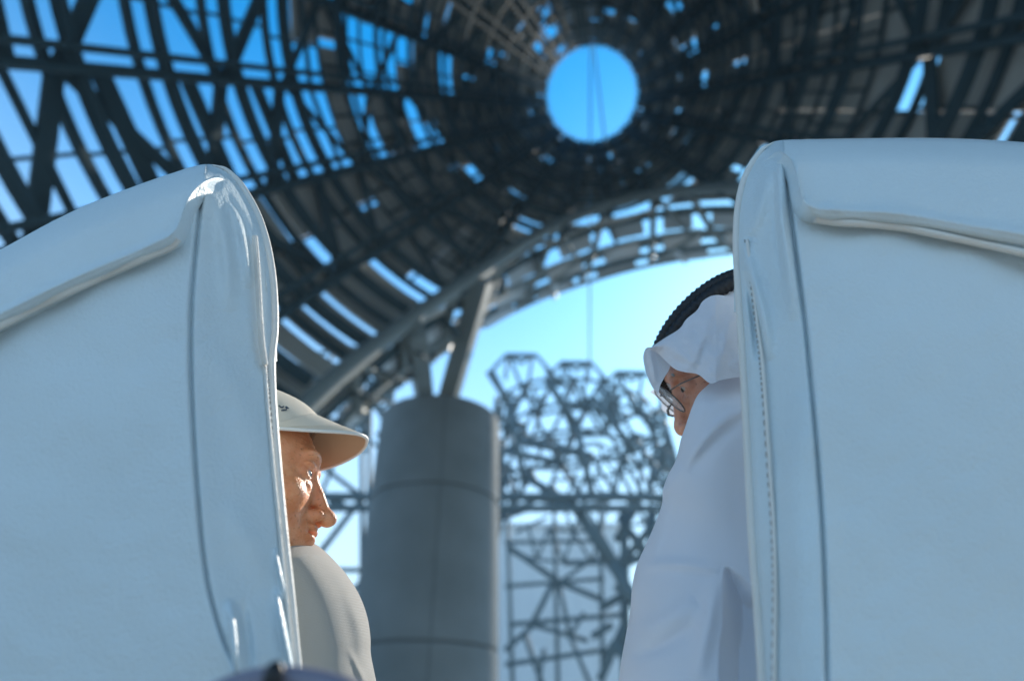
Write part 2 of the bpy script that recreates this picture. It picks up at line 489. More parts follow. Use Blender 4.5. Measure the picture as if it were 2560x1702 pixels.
for i in range(NA):
    back = math.sin(2 * math.pi * i / NA) > 0.35
    for j in range(len(zl)):
        if back and trng.random() < 0.4: continue
        r_ = 0.21
        for off in (0.0, -1.7):
            if off and (back or trng.random() < 0.5): continue
            if trng.random() < 0.88: pieces.append(('ring_member', node(i, j, off), node(i + 1, j, off), r_))
            if j + 1 < len(zl):
                s_ = 0 if j % 2 == 0 else 1
                if trng.random() < 0.86: pieces.append(('diagonal_member', node(i, j, off), node(i - 1 + s_, j + 1, off), r_ * 1.1))
                if trng.random() < 0.86: pieces.append(('diagonal_member', node(i, j, off), node(i + s_, j + 1, off), r_ * 1.1))
                if off == 0 and trng.random() < 0.3: pieces.append(('long_brace', node(i, j, 0.5), node(i + 2, max(0, j - 1), 0.5), 0.42))
        if not back and trng.random() < 0.7: pieces.append(('tie_member', node(i, j, 0), node(i + trng.choice((0, 1)), j, -1.7), 0.18))
    # crown of the jagged top: trapezoid frames
    if i % 2 == 0 and math.sin(2 * math.pi * i / NA) > 0.2:
        t0, t1 = node(i, len(zl) - 1), node(i + 1, len(zl) - 1)
        a0 = J[i, len(zl) - 1][0]; st = 2 * math.pi / NA
        u0, u1 = tpt(a0 + 0.12 * st, t0[2] + 2.3), tpt(a0 + 0.88 * st, t0[2] + 2.3)
        pieces += [('crown_frame', u0, u1, 0.3), ('crown_frame', t0, u0, 0.24), ('crown_frame', t1, u1, 0.24), ('crown_frame', u0, node(i - 1, len(zl) - 1), 0.24), ('crown_frame', u1, node(i + 2, len(zl) - 1), 0.24)]
for (xa, ya, xb, yb, r_) in ((1222, 930, 1275, 1010, .42), (1275, 1010, 1312, 1215, .42), (1375, 960, 1440, 1060, .4), (1440, 1060, 1480, 1235, .4), (1318, 1195, 1440, 1262, .42),
                             (1480, 990, 1590, 1130, .4)):
    pieces.append(('long_brace', at_y(xa, ya, TD - 1.5), at_y(xb, yb, TD - 1.5), r_))
for cx_, cy_ in ((1303, 888), (1441, 907), (1578, 932)):
    L_ = [((-38, 0), (38, 1)), ((-38, 0), (-72, 36)), ((38, 1), (92, 62)), ((-30, 2), (10, 104)), ((28, 2), (14, 104)), ((-72, 36), (-30, 120)), ((92, 62), (40, 120)), ((-34, 8), (-40, 60)), ((10, 104), (-40, 130)), ((14, 104), (70, 130)), ((60, 26), (88, 110)), ((-20, 6), (0, 20)), ((0, 20), (20, 6))]
    for a_, b_ in L_: pieces.append(('crown_frame', at_y(cx_ + a_[0], cy_ + a_[1], TD - 1.2), at_y(cx_ + b_[0], cy_ + b_[1], TD - 1.0), 0.30 if a_[1] < 5 and b_[1] < 5 else 0.22))
cnt = {}
for nm, a, b, r_ in pieces:
    if nm == 'long_brace' and proj((a + b) / 2)[0] > 1560: continue
    cnt[nm] = cnt.get(nm, 0) + 1
    if min(a[2], b[2]) < 12: continue
    mb = MB(); mb.tube([a, b], r_, 6); mb.build(nm, M['tower'], tower, True)
# plain legs under the ring, thin web between them
thin = []
for k, x in enumerate((1268, 1385, 1500, 1560, 1630, 1700)):
    thin.append(('post', at_y(x, 1262, TD), at_y(x + 14 - 3 * k, 1760, TD + 0.5), 0.22 if k < 3 else 0.5))
for (xa, ya, xb, yb, r_) in ((1262, 1355, 1480, 1352, .2), (1262, 1465, 1510, 1445, .2), (1270, 1560, 1560, 1535, .24), (1262, 1660, 1600, 1610, .24), (1270, 1365, 1400, 1455, .32),
    (1400, 1455, 1510, 1500, .3), (1385, 1450, 1330, 1560, .28), (1490, 1390, 1385, 1465, .2), (1330, 1560, 1470, 1600, .24), (1330, 1565, 1262, 1625, .26), (1310, 1580, 1360, 1720, .26),
    (1398, 1455, 1425, 1590, .22), (1425, 1590, 1460, 1530, .2), (1425, 1590, 1480, 1720, .22), (1290, 1330, 1370, 1290, .16), (1360, 1620, 1345, 1720, .22),
    (1545, 1290, 1650, 1420, .4), (1560, 1400, 1640, 1300, .4), (1540, 1460, 1640, 1560, .5), (1560, 1560, 1500, 1700, .4), (1530, 1600, 1600, 1690, .5), (1520, 1420, 1580, 1380, .4), (1500, 1520, 1570, 1480, .4), (1590, 1270, 1540, 1350, .4), (1515, 1640, 1560, 1580, .4), (1640, 1380, 1540, 1420, .35), (1480, 1590, 1530, 1560, .35)):
    thin.append(('web_member', at_y(xa, ya, TD), at_y(xb, yb, TD), r_))
for (xa, ya, xb, yb, r_) in ((1440, 1268, 1530, 1405, .62), (1530, 1405, 1640, 1590, .62)):
    thin.append(('long_brace', at_y(xa, ya, TD - 2), at_y(xb, yb, TD - 2), r_))
for nm, a, b, r_ in thin:
    mb = MB(); mb.tube([a, b], r_, 7); mb.build(nm, M['tower'], tower, True)
truss = tag(empty('ring_truss', (0, TD - 1, 0)), 'level double chord truss crossing behind the pier at lattice tower mid height', 'truss')
for (ya, yb, r_) in ((1240, 1243, .46), (1269, 1271, .42)):
    mb = MB(); mb.tube([at_y(560, ya, TD - 3), at_y(1900, yb, TD - 3)], r_, 8); mb.build('chord', M['tower'], truss, True)
for k, x in enumerate(range(580, 1890, 62)):
    if k % 3 == 1:
        mb = MB(); mb.beam(at_y(x, 1242, TD - 2.9), at_y(x + 26, 1269, TD - 2.9), 1.1, 0.25, (0, 1, 0)); mb.build('web_plate', M['tower'], truss)
side = tag(empty('bracing_frame', (0, TD + 4, 0)), 'pale steel bracing frame in bright sky left of the concrete pier', 'frame')
for (xa, ya, xb, yb, r_) in ((905, 900, 905, 1720, .3), (925, 1010, 918, 1720, .3), (800, 1240, 860, 1100, .25), (805, 1165, 905, 1240, .3), (905, 1245, 770, 1420, .36), (640, 1424, 960, 1424, .28), (860, 1500, 915, 1440, .3),
    (850, 1000, 940, 1010, .4), (700, 1080, 800, 1240, .3), (840, 1090, 900, 1100, .2), (640, 1600, 960, 1600, .28), (760, 1424, 905, 1600, .3), (880, 1010, 925, 1100, .3)):
    mb = MB(); mb.tube([at_y(xa, ya, TD + 4), at_y(xb, yb, TD + 4)], r_, 7); mb.build('brace_member', M['tower'], side, True)

nr = random.Random(5)
nodes_ = {}
for i in range(9):
    for j in range(7):
        nodes_[i, j] = at_y(742 + i * 29 + nr.uniform(-8, 8), 870 + j * 42 + nr.uniform(-10, 10) + max(0, 4 - i) * 10, TD + 2 + nr.uniform(-2.5, 2.5))
for (i, j), p in nodes_.items():
    for di, dj in ((1, 0), (0, 1), (1, 1), (1, -1)):
        q = nodes_.get((i + di, j + dj))
        if q is None or nr.random() < (0.22 if j < 4 else 0.55): continue
        mb = MB(); mb.tube([p, q], 0.24 if j < 4 else 0.2, 6); mb.build('web_member', M['tower'], side, True)
# ------------------------------------------------------------------ pale hall behind the lattice
HD = 112.0
ha, hb = at_y(1232, 1318, HD), at_y(1530, 1340, HD)
hall = tag(empty('hall_building', ((ha[0] + hb[0]) / 2, HD + 10, 0)), 'plain pale clad hall standing far behind the lattice tower', 'building')
W_ = 24; zt = ha[2]
for k in range(9):
    x0 = ha[0] - 1 + k * (hb[0] - ha[0] + 2) / 9; x1 = ha[0] - 1 + (k + 1) * (hb[0] - ha[0] + 2) / 9 - 0.06
    for j in range(4):
        mb = MB(); mb.box(((x0 + x1) / 2, HD, zt * (j + 0.5) / 4), (x1 - x0, 0.3, zt / 4 - 0.06)); mb.build('wall_panel', M['hall'], hall)
mb = MB(); mb.box(((ha[0] + hb[0]) / 2, HD + 10.2, zt / 2 - 0.2), (hb[0] - ha[0] + 1.4, 20, zt - 0.4)); mb.build('wall', M['hall'], hall)
mb = MB(); mb.box(((ha[0] + hb[0]) / 2, HD + 10, zt + 0.35), (hb[0] - ha[0] + 4, 21.4, 0.6)); mb.build('roof', M['hall'], hall)
# hoist cables hanging through the round opening
for nm_, (xa, ya, da, xb, yb, db), lb in (('hoist_cable', (1476, 112, 55, 1474, 960, 50), 'thin hoist cable hanging straight down through the round opening'),
                                        ('hoist_cable', (1484, 112, 55, 1520, 420, 55), 'second thin cable slanting across the round opening')):
    mb = MB(); mb.tube([at_depth(xa, ya, da), at_depth(xb, yb, db)], 0.07, 6)
    tag(mb.build(nm_, M['cable'], None, True), lb, 'cable', 'hoist cables')
# ================================================================== foreground
def cloth(name, col, rough, bump_scale, bump, sheen=0.0, trans=0.0, weave=0.0, mottled=0.0):
    m = bpy.data.materials.new(name); m.use_nodes = True
    t = m.node_tree; b = t.nodes['Principled BSDF']
    b.inputs['Base Color'].default_value = (*col, 1); b.inputs['Roughness'].default_value = rough
    b.inputs['Specular IOR Level'].default_value = 0.35
    if sheen: b.inputs['Sheen Weight'].default_value = sheen
    tc = t.nodes.new('ShaderNodeTexCoord')
    n = t.nodes.new('ShaderNodeTexNoise'); n.inputs['Scale'].default_value = 7.0; n.inputs['Detail'].default_value = 6
    mx = t.nodes.new('ShaderNodeMix'); mx.data_type = 'RGBA'
    mx.inputs['A'].default_value = (*col, 1); mx.inputs['B'].default_value = (*[c * (0.9 - mottled) for c in col], 1)
    t.links.new(tc.outputs['Object'], n.inputs['Vector']); t.links.new(n.outputs['Fac'], mx.inputs['Factor'])
    last = mx.outputs['Result']
    v = t.nodes.new('ShaderNodeTexVoronoi'); v.inputs['Scale'].default_value = bump_scale
    n2 = t.nodes.new('ShaderNodeTexNoise'); n2.inputs['Scale'].default_value = bump_scale * 0.6; n2.inputs['Detail'].default_value = 4
    ad = t.nodes.new('ShaderNodeMath'); ad.operation = 'ADD'
    t.links.new(tc.outputs['Object'], v.inputs['Vector']); t.links.new(tc.outputs['Object'], n2.inputs['Vector'])
    t.links.new(v.outputs['Distance'], ad.inputs[0]); t.links.new(n2.outputs['Fac'], ad.inputs[1])
    h = ad.outputs[0]
    if weave:
        uv = t.nodes.new('ShaderNodeUVMap'); ws = []
        for d in ('X', 'Y'):
            wv = t.nodes.new('ShaderNodeTexWave'); wv.wave_type = 'BANDS'; wv.bands_direction = d
            wv.inputs['Scale'].default_value = weave; wv.inputs['Distortion'].default_value = 1.2; wv.inputs['Detail'].default_value = 2; wv.inputs['Detail Scale'].default_value = 0.4
            t.links.new(uv.outputs[0], wv.inputs['Vector']); ws.append(wv)
        mu = t.nodes.new('ShaderNodeMath'); mu.operation = 'MULTIPLY'
        t.links.new(ws[0].outputs['Fac'], mu.inputs[0]); t.links.new(ws[1].outputs['Fac'], mu.inputs[1])
        m2 = t.nodes.new('ShaderNodeMix'); m2.data_type = 'RGBA'
        m2.inputs['A'].default_value = (*[c * 0.70 for c in col], 1)
        t.links.new(mu.outputs[0], m2.inputs['Factor']); t.links.new(last, m2.inputs['B']); last = m2.outputs['Result']
        h = mu.outputs[0]
    t.links.new(last, b.inputs['Base Color'])
    bp = t.nodes.new('ShaderNodeBump'); bp.inputs['Strength'].default_value = bump; bp.inputs['Distance'].default_value = 0.001
    t.links.new(h, bp.inputs['Height']); t.links.new(bp.outputs[0], b.inputs['Normal'])
    if trans:
        tr = t.nodes.new('ShaderNodeBsdfTranslucent'); ms = t.nodes.new('ShaderNodeMixShader'); ms.inputs[0].default_value = trans
        t.links.new(last, tr.inputs['Color'])
        t.links.new(b.outputs[0], ms.inputs[1]); t.links.new(tr.outputs[0], ms.inputs[2])
        t.links.new(ms.outputs[0], t.nodes['Material Output'].inputs['Surface'])
    return m
M['leather'] = cloth('white_leatherette', (0.65, 0.745, 0.79), 0.43, 330.0, 0.5, mottled=0.02)
M['piping'] = cloth('white_piping', (0.76, 0.74, 0.70), 0.5, 500.0, 0.3)
M['zip'] = cloth('zip_tape', (0.80, 0.77, 0.72), 0.6, 900.0, 0.6)
M['thread'] = material('grey_thread', (0.30, 0.30, 0.29), 0.8)
M['linen'] = cloth('grey_linen', (0.52, 0.49, 0.45), 0.9, 900.0, 0.5, sheen=0.2, trans=0.12, weave=150.0)
M['white_cotton'] = cloth('white_cotton', (0.78, 0.82, 0.90), 0.85, 1100.0, 0.12, sheen=0.15, trans=0.22)
M['scarf'] = cloth('white_voile', (0.74, 0.78, 0.86), 0.85, 700.0, 0.35, sheen=0.15, trans=0.25, mottled=-0.04)
M['cap'] = cloth('cream_twill', (0.72, 0.64, 0.53), 0.85, 1200.0, 0.3)
M['brim_bounce'] = cloth('bounce_tan_twill', (0.50, 0.35, 0.23), 0.85, 1200.0, 0.2)  # warm bounce light from below, painted into the brim's underside colour
M['rope'] = material('black_cord', (0.010, 0.013, 0.018), 0.6, 0.4)
M['thread2'] = material('navy_thread', (0.06, 0.08, 0.11), 0.8)
M['metal'] = material('dark_metal', (0.16, 0.15, 0.14), 0.3, 0.5, 0.9)
M['plastic'] = material('grey_plastic', (0.21, 0.20, 0.26), 0.28, 0.5)
M['black'] = material('black_rubber', (0.008, 0.008, 0.010), 0.4, 0.4)
M['deck'] = material('pale_deck', (0.74, 0.60, 0.42), 0.6, 0.4)
M['glass'] = material('lens_glass', (0.75, 0.78, 0.82), 0.05, 0.6, Alpha=0.28)
M['eye'] = material('eye_white', (0.42, 0.36, 0.31), 0.15, 0.6)
M['iris'] = material('iris', (0.05, 0.03, 0.02), 0.1, 0.6)
M['hair'] = material('grey_hair', (0.35, 0.33, 0.31), 0.6, 0.3)
def skin(name, c1, c2, c3, bump):
    m = bpy.data.materials.new(name); m.use_nodes = True
    t = m.node_tree; b = t.nodes['Principled BSDF']; tc = t.nodes.new('ShaderNodeTexCoord')
    n = t.nodes.new('ShaderNodeTexNoise'); n.inputs['Scale'].default_value = 38; n.inputs['Detail'].default_value = 5
    r = t.nodes.new('ShaderNodeValToRGB'); e = r.color_ramp.elements
    e[0].position = 0.32; e[0].color = (*c2, 1); e[1].position = 0.62; e[1].color = (*c1, 1)
    n3 = t.nodes.new('ShaderNodeTexNoise'); n3.inputs['Scale'].default_value = 230; n3.inputs['Detail'].default_value = 3
    r3 = t.nodes.new('ShaderNodeValToRGB'); r3.color_ramp.elements[0].position = 0.60; r3.color_ramp.elements[1].position = 0.74
    mx = t.nodes.new('ShaderNodeMix'); mx.data_type = 'RGBA'; mx.inputs['B'].default_value = (*c3, 1)
    t.links.new(tc.outputs['Object'], n.inputs['Vector']); t.links.new(tc.outputs['Object'], n3.inputs['Vector'])
    t.links.new(n.outputs['Fac'], r.inputs[0]); t.links.new(n3.outputs['Fac'], r3.inputs[0])
    t.links.new(r.outputs[0], mx.inputs['A']); t.links.new(r3.outputs[0], mx.inputs['Factor'])
    t.links.new(mx.outputs['Result'], b.inputs['Base Color'])
    b.inputs['Roughness'].default_value = 0.42; b.inputs['Specular IOR Level'].default_value = 0.5
    b.inputs['Subsurface Weight'].default_value = 0.25; b.inputs['Subsurface Radius'].default_value = (1.0, 0.35, 0.2); b.inputs['Subsurface Scale'].default_value = 0.004
    n2 = t.nodes.new('ShaderNodeTexNoise'); n2.inputs['Scale'].default_value = 320; n2.inputs['Detail'].default_value = 5
    bp = t.nodes.new('ShaderNodeBump'); bp.inputs['Strength'].default_value = bump; bp.inputs['Distance'].default_value = 0.0015
    t.links.new(tc.outputs['Object'], n2.inputs['Vector']); t.links.new(n2.outputs['Fac'], bp.inputs['Height']); t.links.new(bp.outputs[0], b.inputs['Normal'])
    return m
M['skin_a'] = skin('skin_fair', (0.74, 0.33, 0.165), (0.64, 0.22, 0.085), (0.42, 0.15, 0.06), 0.7)
M['skin_b'] = skin('skin_tan', (0.60, 0.29, 0.19), (0.50, 0.21, 0.13), (0.33, 0.13, 0.08), 0.4)

def grid_mesh(name, P, mat, parent=None, uv=None, shell=None, smooth=True, close_u=False):
    """P: (nv, nu, 3) points as one mesh; shell = vector: the border is carried back by it and capped"""
    nv, nu = P.shape[:2]
    off = np.zeros(3); q = parent
    while q is not None: off += np.array(q.location); q = q.parent
    V = (P.reshape(-1, 3) - off).tolist()
    F = [(j * nu + i, j * nu + i + 1, (j + 1) * nu + i + 1, (j + 1) * nu + i) for j in range(nv - 1) for i in range(nu - 1)]
    if shell is not None:
        loop = [i for i in range(nu)] + [j * nu + nu - 1 for j in range(1, nv)] + [(nv - 1) * nu + i for i in range(nu - 2, -1, -1)] + [j * nu for j in range(nv - 2, 0, -1)]
        c = np.mean([V[i] for i in loop], 0); last = loop
        for f, sh in ((0.35, 0.015), (1.0, 0.06)):
            st = len(V)
            for i in loop:
                p = np.array(V[i]); V.append((p + np.array(shell) * f + (c - p) * sh).tolist())
            new = list(range(st, len(V))); m = len(loop)
            F += [(last[k], new[k], new[(k + 1) % m], last[(k + 1) % m]) for k in range(m)]
            last = new
        st = len(V); V.append((c + np.array(shell) * 1.15).tolist()); m = len(last)
        F += [(last[k], st, last[(k + 1) % m]) for k in range(m)]
    me = bpy.data.meshes.new(name); me.from_pydata(V, [], F)
    if smooth: me.polygons.foreach_set('use_smooth', [True] * len(F))
    if uv is not None:
        ul = me.uv_layers.new(name='UVMap'); U = uv.reshape(-1, 2)
        idx = np.empty(len(me.loops), dtype=np.int32); me.loops.foreach_get('vertex_index', idx)
        full = np.zeros((len(V), 2)); full[:len(U)] = U
        ul.data.foreach_set('uv', full[idx].ravel())
    me.update(); me.materials.append(mat)
    return link(name, me, parent)
def coons(T, Rr, B, L, nu, nv):
    """boundary polylines in pixels: T and B left to right, L and Rr top to bottom"""
    T, B = smooth_curve(T, nu), smooth_curve(B, nu); L, Rr = smooth_curve(L, nv), smooth_curve(Rr, nv)
    u = np.linspace(0, 1, nu)[None, :, None]; v = np.linspace(0, 1, nv)[:, None, None]
    return ((1 - v) * T[None] + v * B[None] + (1 - u) * L[:, None] + u * Rr[:, None]
            - ((1 - u) * (1 - v) * T[0] + u * (1 - v) * T[-1] + (1 - u) * v * B[0] + u * v * B[-1]))
def dist_poly(Q, poly, signed=False):
    """distance in pixels from each point of Q to a polyline, with the fraction along it"""
    P = smooth_curve(poly, 80); best = np.full(Q.shape[:-1], 1e9); fr = np.zeros(Q.shape[:-1]); sg = np.zeros(Q.shape[:-1])
    for i in range(len(P) - 1):
        a, b = P[i], P[i + 1]; d = b - a; L2 = d @ d + 1e-9
        t = np.clip(((Q - a) @ d) / L2, 0, 1); c = a + t[..., None] * d; e = np.hypot(*(Q - c).transpose(2, 0, 1))
        m = e < best; best = np.where(m, e, best); fr = np.where(m, (i + t) / (len(P) - 1), fr)
        sg = np.where(m, np.sign(d[0] * (Q[..., 1] - a[1]) - d[1] * (Q[..., 0] - a[0])), sg)
    return best, fr, sg
def ridges(Q, items):
    out = np.zeros(Q.shape[:-1])
    for poly, wid, h in items:
        d, f, _ = dist_poly(Q, poly)
        out += h * np.exp(-(d / wid) ** 2) * np.sin(np.pi * f) ** 0.7
    return out
def soft_noise(q):
    x, y = q[..., 0], q[..., 1]
    return (np.sin(1.7 * x + 1.3 * np.sin(1.1 * y)) + np.sin(2.3 * y + 1.6 * np.sin(1.4 * x + 2)) + np.sin(1.3 * x - 2.1 * y + 1.5 * np.sin(0.9 * y + 1.2 * x))) / 3
def recline(Q, y0, k, ztop):
    y = np.full(Q.shape[:-1], y0)
    for _ in range(4):
        z = at_y(Q[..., 0], Q[..., 1], y)[..., 2]; y = y0 + k * (ztop - z)
    return y
def px_tube(pts, y, r, n=8, m=120):
    c = smooth_curve(pts, m); mb = MB()
    mb.tube(at_y(c[:, 0], c[:, 1], np.interp(np.linspace(0, 1, m), np.linspace(0, 1, len(y)), y) if np.ndim(y) else y), r, n); return mb

SIDE = 0.046                                # how far the side panel turns away
def seat(label, T, Rr, B, L, mirror, seam, pairs, folds, y0, ytube, edge, zipper, stitch, welt):
    o = tag(empty('seat', (0, 0, 0)), label, 'seat', 'white seats side by side')
    NU, NV = 300, 330
    Q = coons(T, Rr, B, L, NU, NV)
    base = recline(Q, y0, 0.20, 1.69)
    d_edge, _, _ = dist_poly(Q, edge); d_top, _, _ = dist_poly(Q, T if True else T)
    ds, fs, sg = dist_poly(Q, seam)
    side = np.where(sg * (-1 if not mirror else 1) > 0, 1.0, 0.0)
    wpx = d_edge + ds
    side_s = 0.5 + 0.5 * np.tanh(sg * (-1 if not mirror else 1) * ds / 7.0)
    tt = np.where(side > 0, ds / np.maximum(wpx, 1), 0)
    dy = SIDE * tt ** 1.35
    e = np.clip(1 - d_edge / 24, 0, 1); dy += 0.014 * (1 - np.sqrt(np.clip(1 - e * e, 0, 1)))
    e = np.clip(1 - d_top / 75, 0, 1); dy += 0.040 * (1 - np.sqrt(np.clip(1 - e * e, 0, 1)))
    dy += 0.0080 * np.exp(-(ds / 5.2) ** 2) - 0.0035 * np.exp(-(ds / 46.0) ** 2) * (0.4 + side_s)
    dy -= 2.3 * ridges(Q, folds)
    dw, fw_, _ = dist_poly(Q - np.array([0, -6.0]), welt); dy += 0.022 * np.exp(-(dw / 6.0) ** 2)
    dy += 0.0010 * soft_noise(Q / 130.0) + 0.0004 * soft_noise(Q / 47.0 + 9)
    # the broad back panel is slightly pillowed
    uu = np.linspace(0, 1, NU)[None]; vv = np.linspace(0, 1, NV)[:, None]
    dy -= 0.012 * np.sin(np.pi * np.clip(uu, 0, 1)) * np.sin(np.pi * np.clip(vv * 0.9 + 0.05, 0, 1)) * (1 - side_s)
    Y = base + dy
    P = at_y(Q[..., 0], Q[..., 1], Y)
    body = grid_mesh('backrest', P, M['leather'], o, shell=(0.085 if mirror else -0.085, 0.07, 0.0))
    # top cover pulled over the headrest, its hem standing off the back
    a = smooth_curve([p for p, q in pairs], 170); b = smooth_curve([q for p, q in pairs], 170)
    tv = np.concatenate([np.linspace(0, 0.9, 26), np.linspace(0.915, 1.0, 9)])
    Q2 = a[None] * (1 - tv[:, None, None]) + b[None] * tv[:, None, None]
    base2 = recline(Q2, y0, 0.20, 1.69)
    ds2, _, sg2 = dist_poly(Q2, seam); de2, _, _ = dist_poly(Q2, edge); s2 = np.where(sg2 * (-1 if not mirror else 1) > 0, 1.0, 0)
    t2 = np.where(s2 > 0, ds2 / np.maximum(ds2 + de2, 1), 0)
    wid = np.hypot(*(a - b).T)[None]
    lift = 0.008 + 0.014 * np.clip(wid / 120, 0, 1) * tv[:, None] ** 0.7
    lift = lift + 0.0035 * np.exp(-((tv[:, None] - 0.93) / 0.05) ** 2) * np.clip(wid / 60, 0.3, 1)
    rim_ = np.clip(1 - tv[:, None] * wid / 70, 0, 1)
    y2 = base2 + SIDE * t2 ** 1.35 - lift + 0.045 * (1 - np.sqrt(np.clip(1 - rim_ * rim_, 0, 1)))
    wr = 0.0012 * np.sin(np.linspace(0, 70, 170) + 2 * np.sin(np.linspace(0, 19, 170)))[None] * np.exp(-((tv[:, None] - 0.88) / 0.08) ** 2)
    y2 = y2 + wr
    P2 = at_y(Q2[..., 0], Q2[..., 1], y2)
    P2 = np.concatenate([P2, P2[-1:] + np.array([0, 0.002, -0.0008]), P2[-1:] + np.array([0, 0.006, 0.0002]), P2[-1:] + np.array([0, 0.018, 0.005])])
    P2 = np.concatenate([P2[:1] + np.array([0.055 if mirror else -0.055, 0.05, -0.012]), P2[:1] + np.array([0.02 if mirror else -0.02, 0.02, -0.003]), P2])
    grid_mesh('top_cover', P2, M['leather'], o)
    # welt under the hem
    wq = smooth_curve(welt, 140) + np.array([0, 7.0]); yb = recline(wq[None], y0, 0.20, 1.69)[0] - 0.016 + 0.0012 * np.sin(np.linspace(0, 23, 140))
    mb = MB(); mb.tube(at_y(wq[:, 0], wq[:, 1], yb), 0.0034, 8); mb.build('welt', M['piping'], o, True)
    # piping on the outer edge
    eq = smooth_curve(edge, 200); ye = recline(eq[None], y0, 0.20, 1.69)[0] + SIDE + 0.006
    mb = MB(); mb.tube(at_y(eq[:, 0], eq[:, 1], ye), 0.0042 * np.clip(np.linspace(0.1, 7, 200), 0, 1), 8); mb.build('piping', M['piping'], o, True)
    # closing strip with zip teeth and a line of stitches beside it
    for nm, pl, r_, mt, off in (('zip_strip', zipper, 0.0030, M['zip'], -0.008), ('seam_piping', stitch, 0.0016, M['piping'], -0.004)):
        if not pl: continue
        zq = smooth_curve(pl, 160); zd, _, zs = dist_poly(zq[None], seam); zde, _, _ = dist_poly(zq[None], edge)
        yz = recline(zq[None], y0, 0.20, 1.69)[0] + SIDE * (zd / (zd + zde))[0] ** 1.35 + off + 0.014 * (1 - np.sqrt(np.clip(1 - np.clip(1 - zde[0] / 24, 0, 1) ** 2, 0, 1)))
        pts = at_y(zq[:, 0], zq[:, 1], yz)
        mb = MB(); mb.tube(pts, r_, 8); st = mb.build(nm, mt, o, True)
        if nm == 'zip_strip':
            mb = MB()
            for i in range(2, 158):
                d = pts[i + 1] - pts[i]; d /= np.linalg.norm(d)
                c = pts[i] + np.array([0, -r_, 0]); sx = np.array([d[2], 0, -d[0]])
                mb.beam(c - sx * 0.0016, c + sx * 0.0016, 0.0009, 0.0012, (0, 1, 0))
            tz = mb.build('zip_teeth', M['zip'], st); tz['kind'] = 'stuff'
    if stitch:
        mb = MB(); sq = smooth_curve(stitch, 260); sq = sq + np.array([(-6.5 if mirror else 7.0), 0])
        sd_, _, _ = dist_poly(sq[None], seam); se_, _, _ = dist_poly(sq[None], edge)
        ys = recline(sq[None], y0, 0.20, 1.69)[0] + SIDE * (sd_ / (sd_ + se_))[0] ** 1.35 - 0.0025 + 0.014 * (1 - np.sqrt(np.clip(1 - np.clip(1 - se_[0] / 24, 0, 1) ** 2, 0, 1)))
        ps = at_y(sq[:, 0], sq[:, 1], ys)
        for k in range(0, 256, 4): mb.tube(ps[k:k + 3], 0.0006, 5)
        st_ = mb.build('stitching', M['thread'], o, True); st_['kind'] = 'stuff'
    # lower back, cushion and pedestal
    xc = float(np.clip((P[-1, 0, 0] + P[-1, -1, 0]) / 2, -0.45, 0.45)); wq_ = 0.46
    mb = MB(); mb.box((xc, y0 + 0.19, 0.95), (wq_, 0.10, 0.44)); mb.build('lower_back', M['leather'], o)
    mb = MB(); mb.box((xc, y0 + 0.46, 0.74), (wq_ + 0.04, 0.50, 0.13)); mb.build('cushion', M['leather'], o)
    mb = MB(); mb.box((xc, y0 + 0.42, 0.50), (0.36, 0.36, 0.34)); mb.build('pedestal', M['plastic'], o)
    return o
# left seat
eL = [(530, 414), (565, 424), (602, 464), (640, 530), (664, 600), (679, 680), (685, 760), (685, 830), (678, 900), (681, 1010), (694, 1180), (709, 1340), (725, 1490), (739, 1640), (752, 1760), (756, 1850)]
pL = [((-260, 722), (-260, 905)), ((-100, 665), (-100, 842)), ((0, 624), (0, 795)), ((120, 559), (130, 732)), ((220, 511), (240, 682)), ((330, 468), (345, 637)), ((400, 443), (400, 612)), ((440, 430), (432, 592)),
      ((466, 421), (447, 565)), ((486, 416), (456, 535)), ((503, 412), (468, 507)), ((520, 411), (487, 477)), ((542, 413), (514, 455)), ((565, 422), (545, 446)), ((590, 445), (574, 460)), ((617, 484), (600, 496)), ((641, 530), (626, 546)),
      ((660, 584), (645, 594)), ((671, 634), (657, 650)), ((679, 700), (666, 720)), ((684, 790), (673, 800)), ((682, 880), (676, 890))]
seat('white leatherette seat with a leaning top edge and a zip, left of the capped man',
     [(-260, 725), (-100, 668), (0, 627), (120, 562), (200, 521), (300, 482), (430, 436), (500, 417), (530, 414)], eL,
     [(-260, 1850), (250, 1850), (756, 1850)], [(-260, 725), (-260, 1200), (-260, 1850)], False,
     [(512, 440), (500, 520), (487, 640), (478, 760), (476, 880), (479, 1000), (486, 1130), (494, 1240), (506, 1370), (524, 1480), (552, 1580), (580, 1650), (592, 1700), (600, 1850)], pL,
     [([(548, 452), (590, 520), (615, 610), (625, 720)], 16, 0.004), ([(535, 470), (556, 560), (570, 660), (575, 780)], 20, 0.003), ([(560, 470), (610, 560), (640, 700)], 9, -0.003),
      ([(505, 860), (570, 950), (620, 1060), (655, 1180)], 40, 0.0016), ([(560, 1250), (620, 1350), (668, 1460)], 34, 0.0014), ([(575, 1500), (588, 1600), (592, 1720)], 13, 0.006),
      ([(604, 1500), (620, 1600), (628, 1720)], 12, -0.003), ([(690, 1470), (706, 1560), (726, 1660), (738, 1730)], 8, 0.006), ([(470, 830), (440, 850), (400, 830)], 30, -0.0006), ([(688, 1370), (702, 1440), (716, 1500)], 7, 0.004)],
     0.435, None, eL,
     [(637, 592), (641, 640), (646, 720), (650, 800), (655, 860), (662, 912)], [(662, 912), (668, 1000), (684, 1180), (700, 1340), (714, 1480), (726, 1600), (740, 1760)],
     [(-260, 920), (-100, 856), (0, 808), (75, 769), (150, 733), (230, 696), (300, 665), (370, 634), (424, 612), (446, 590)])
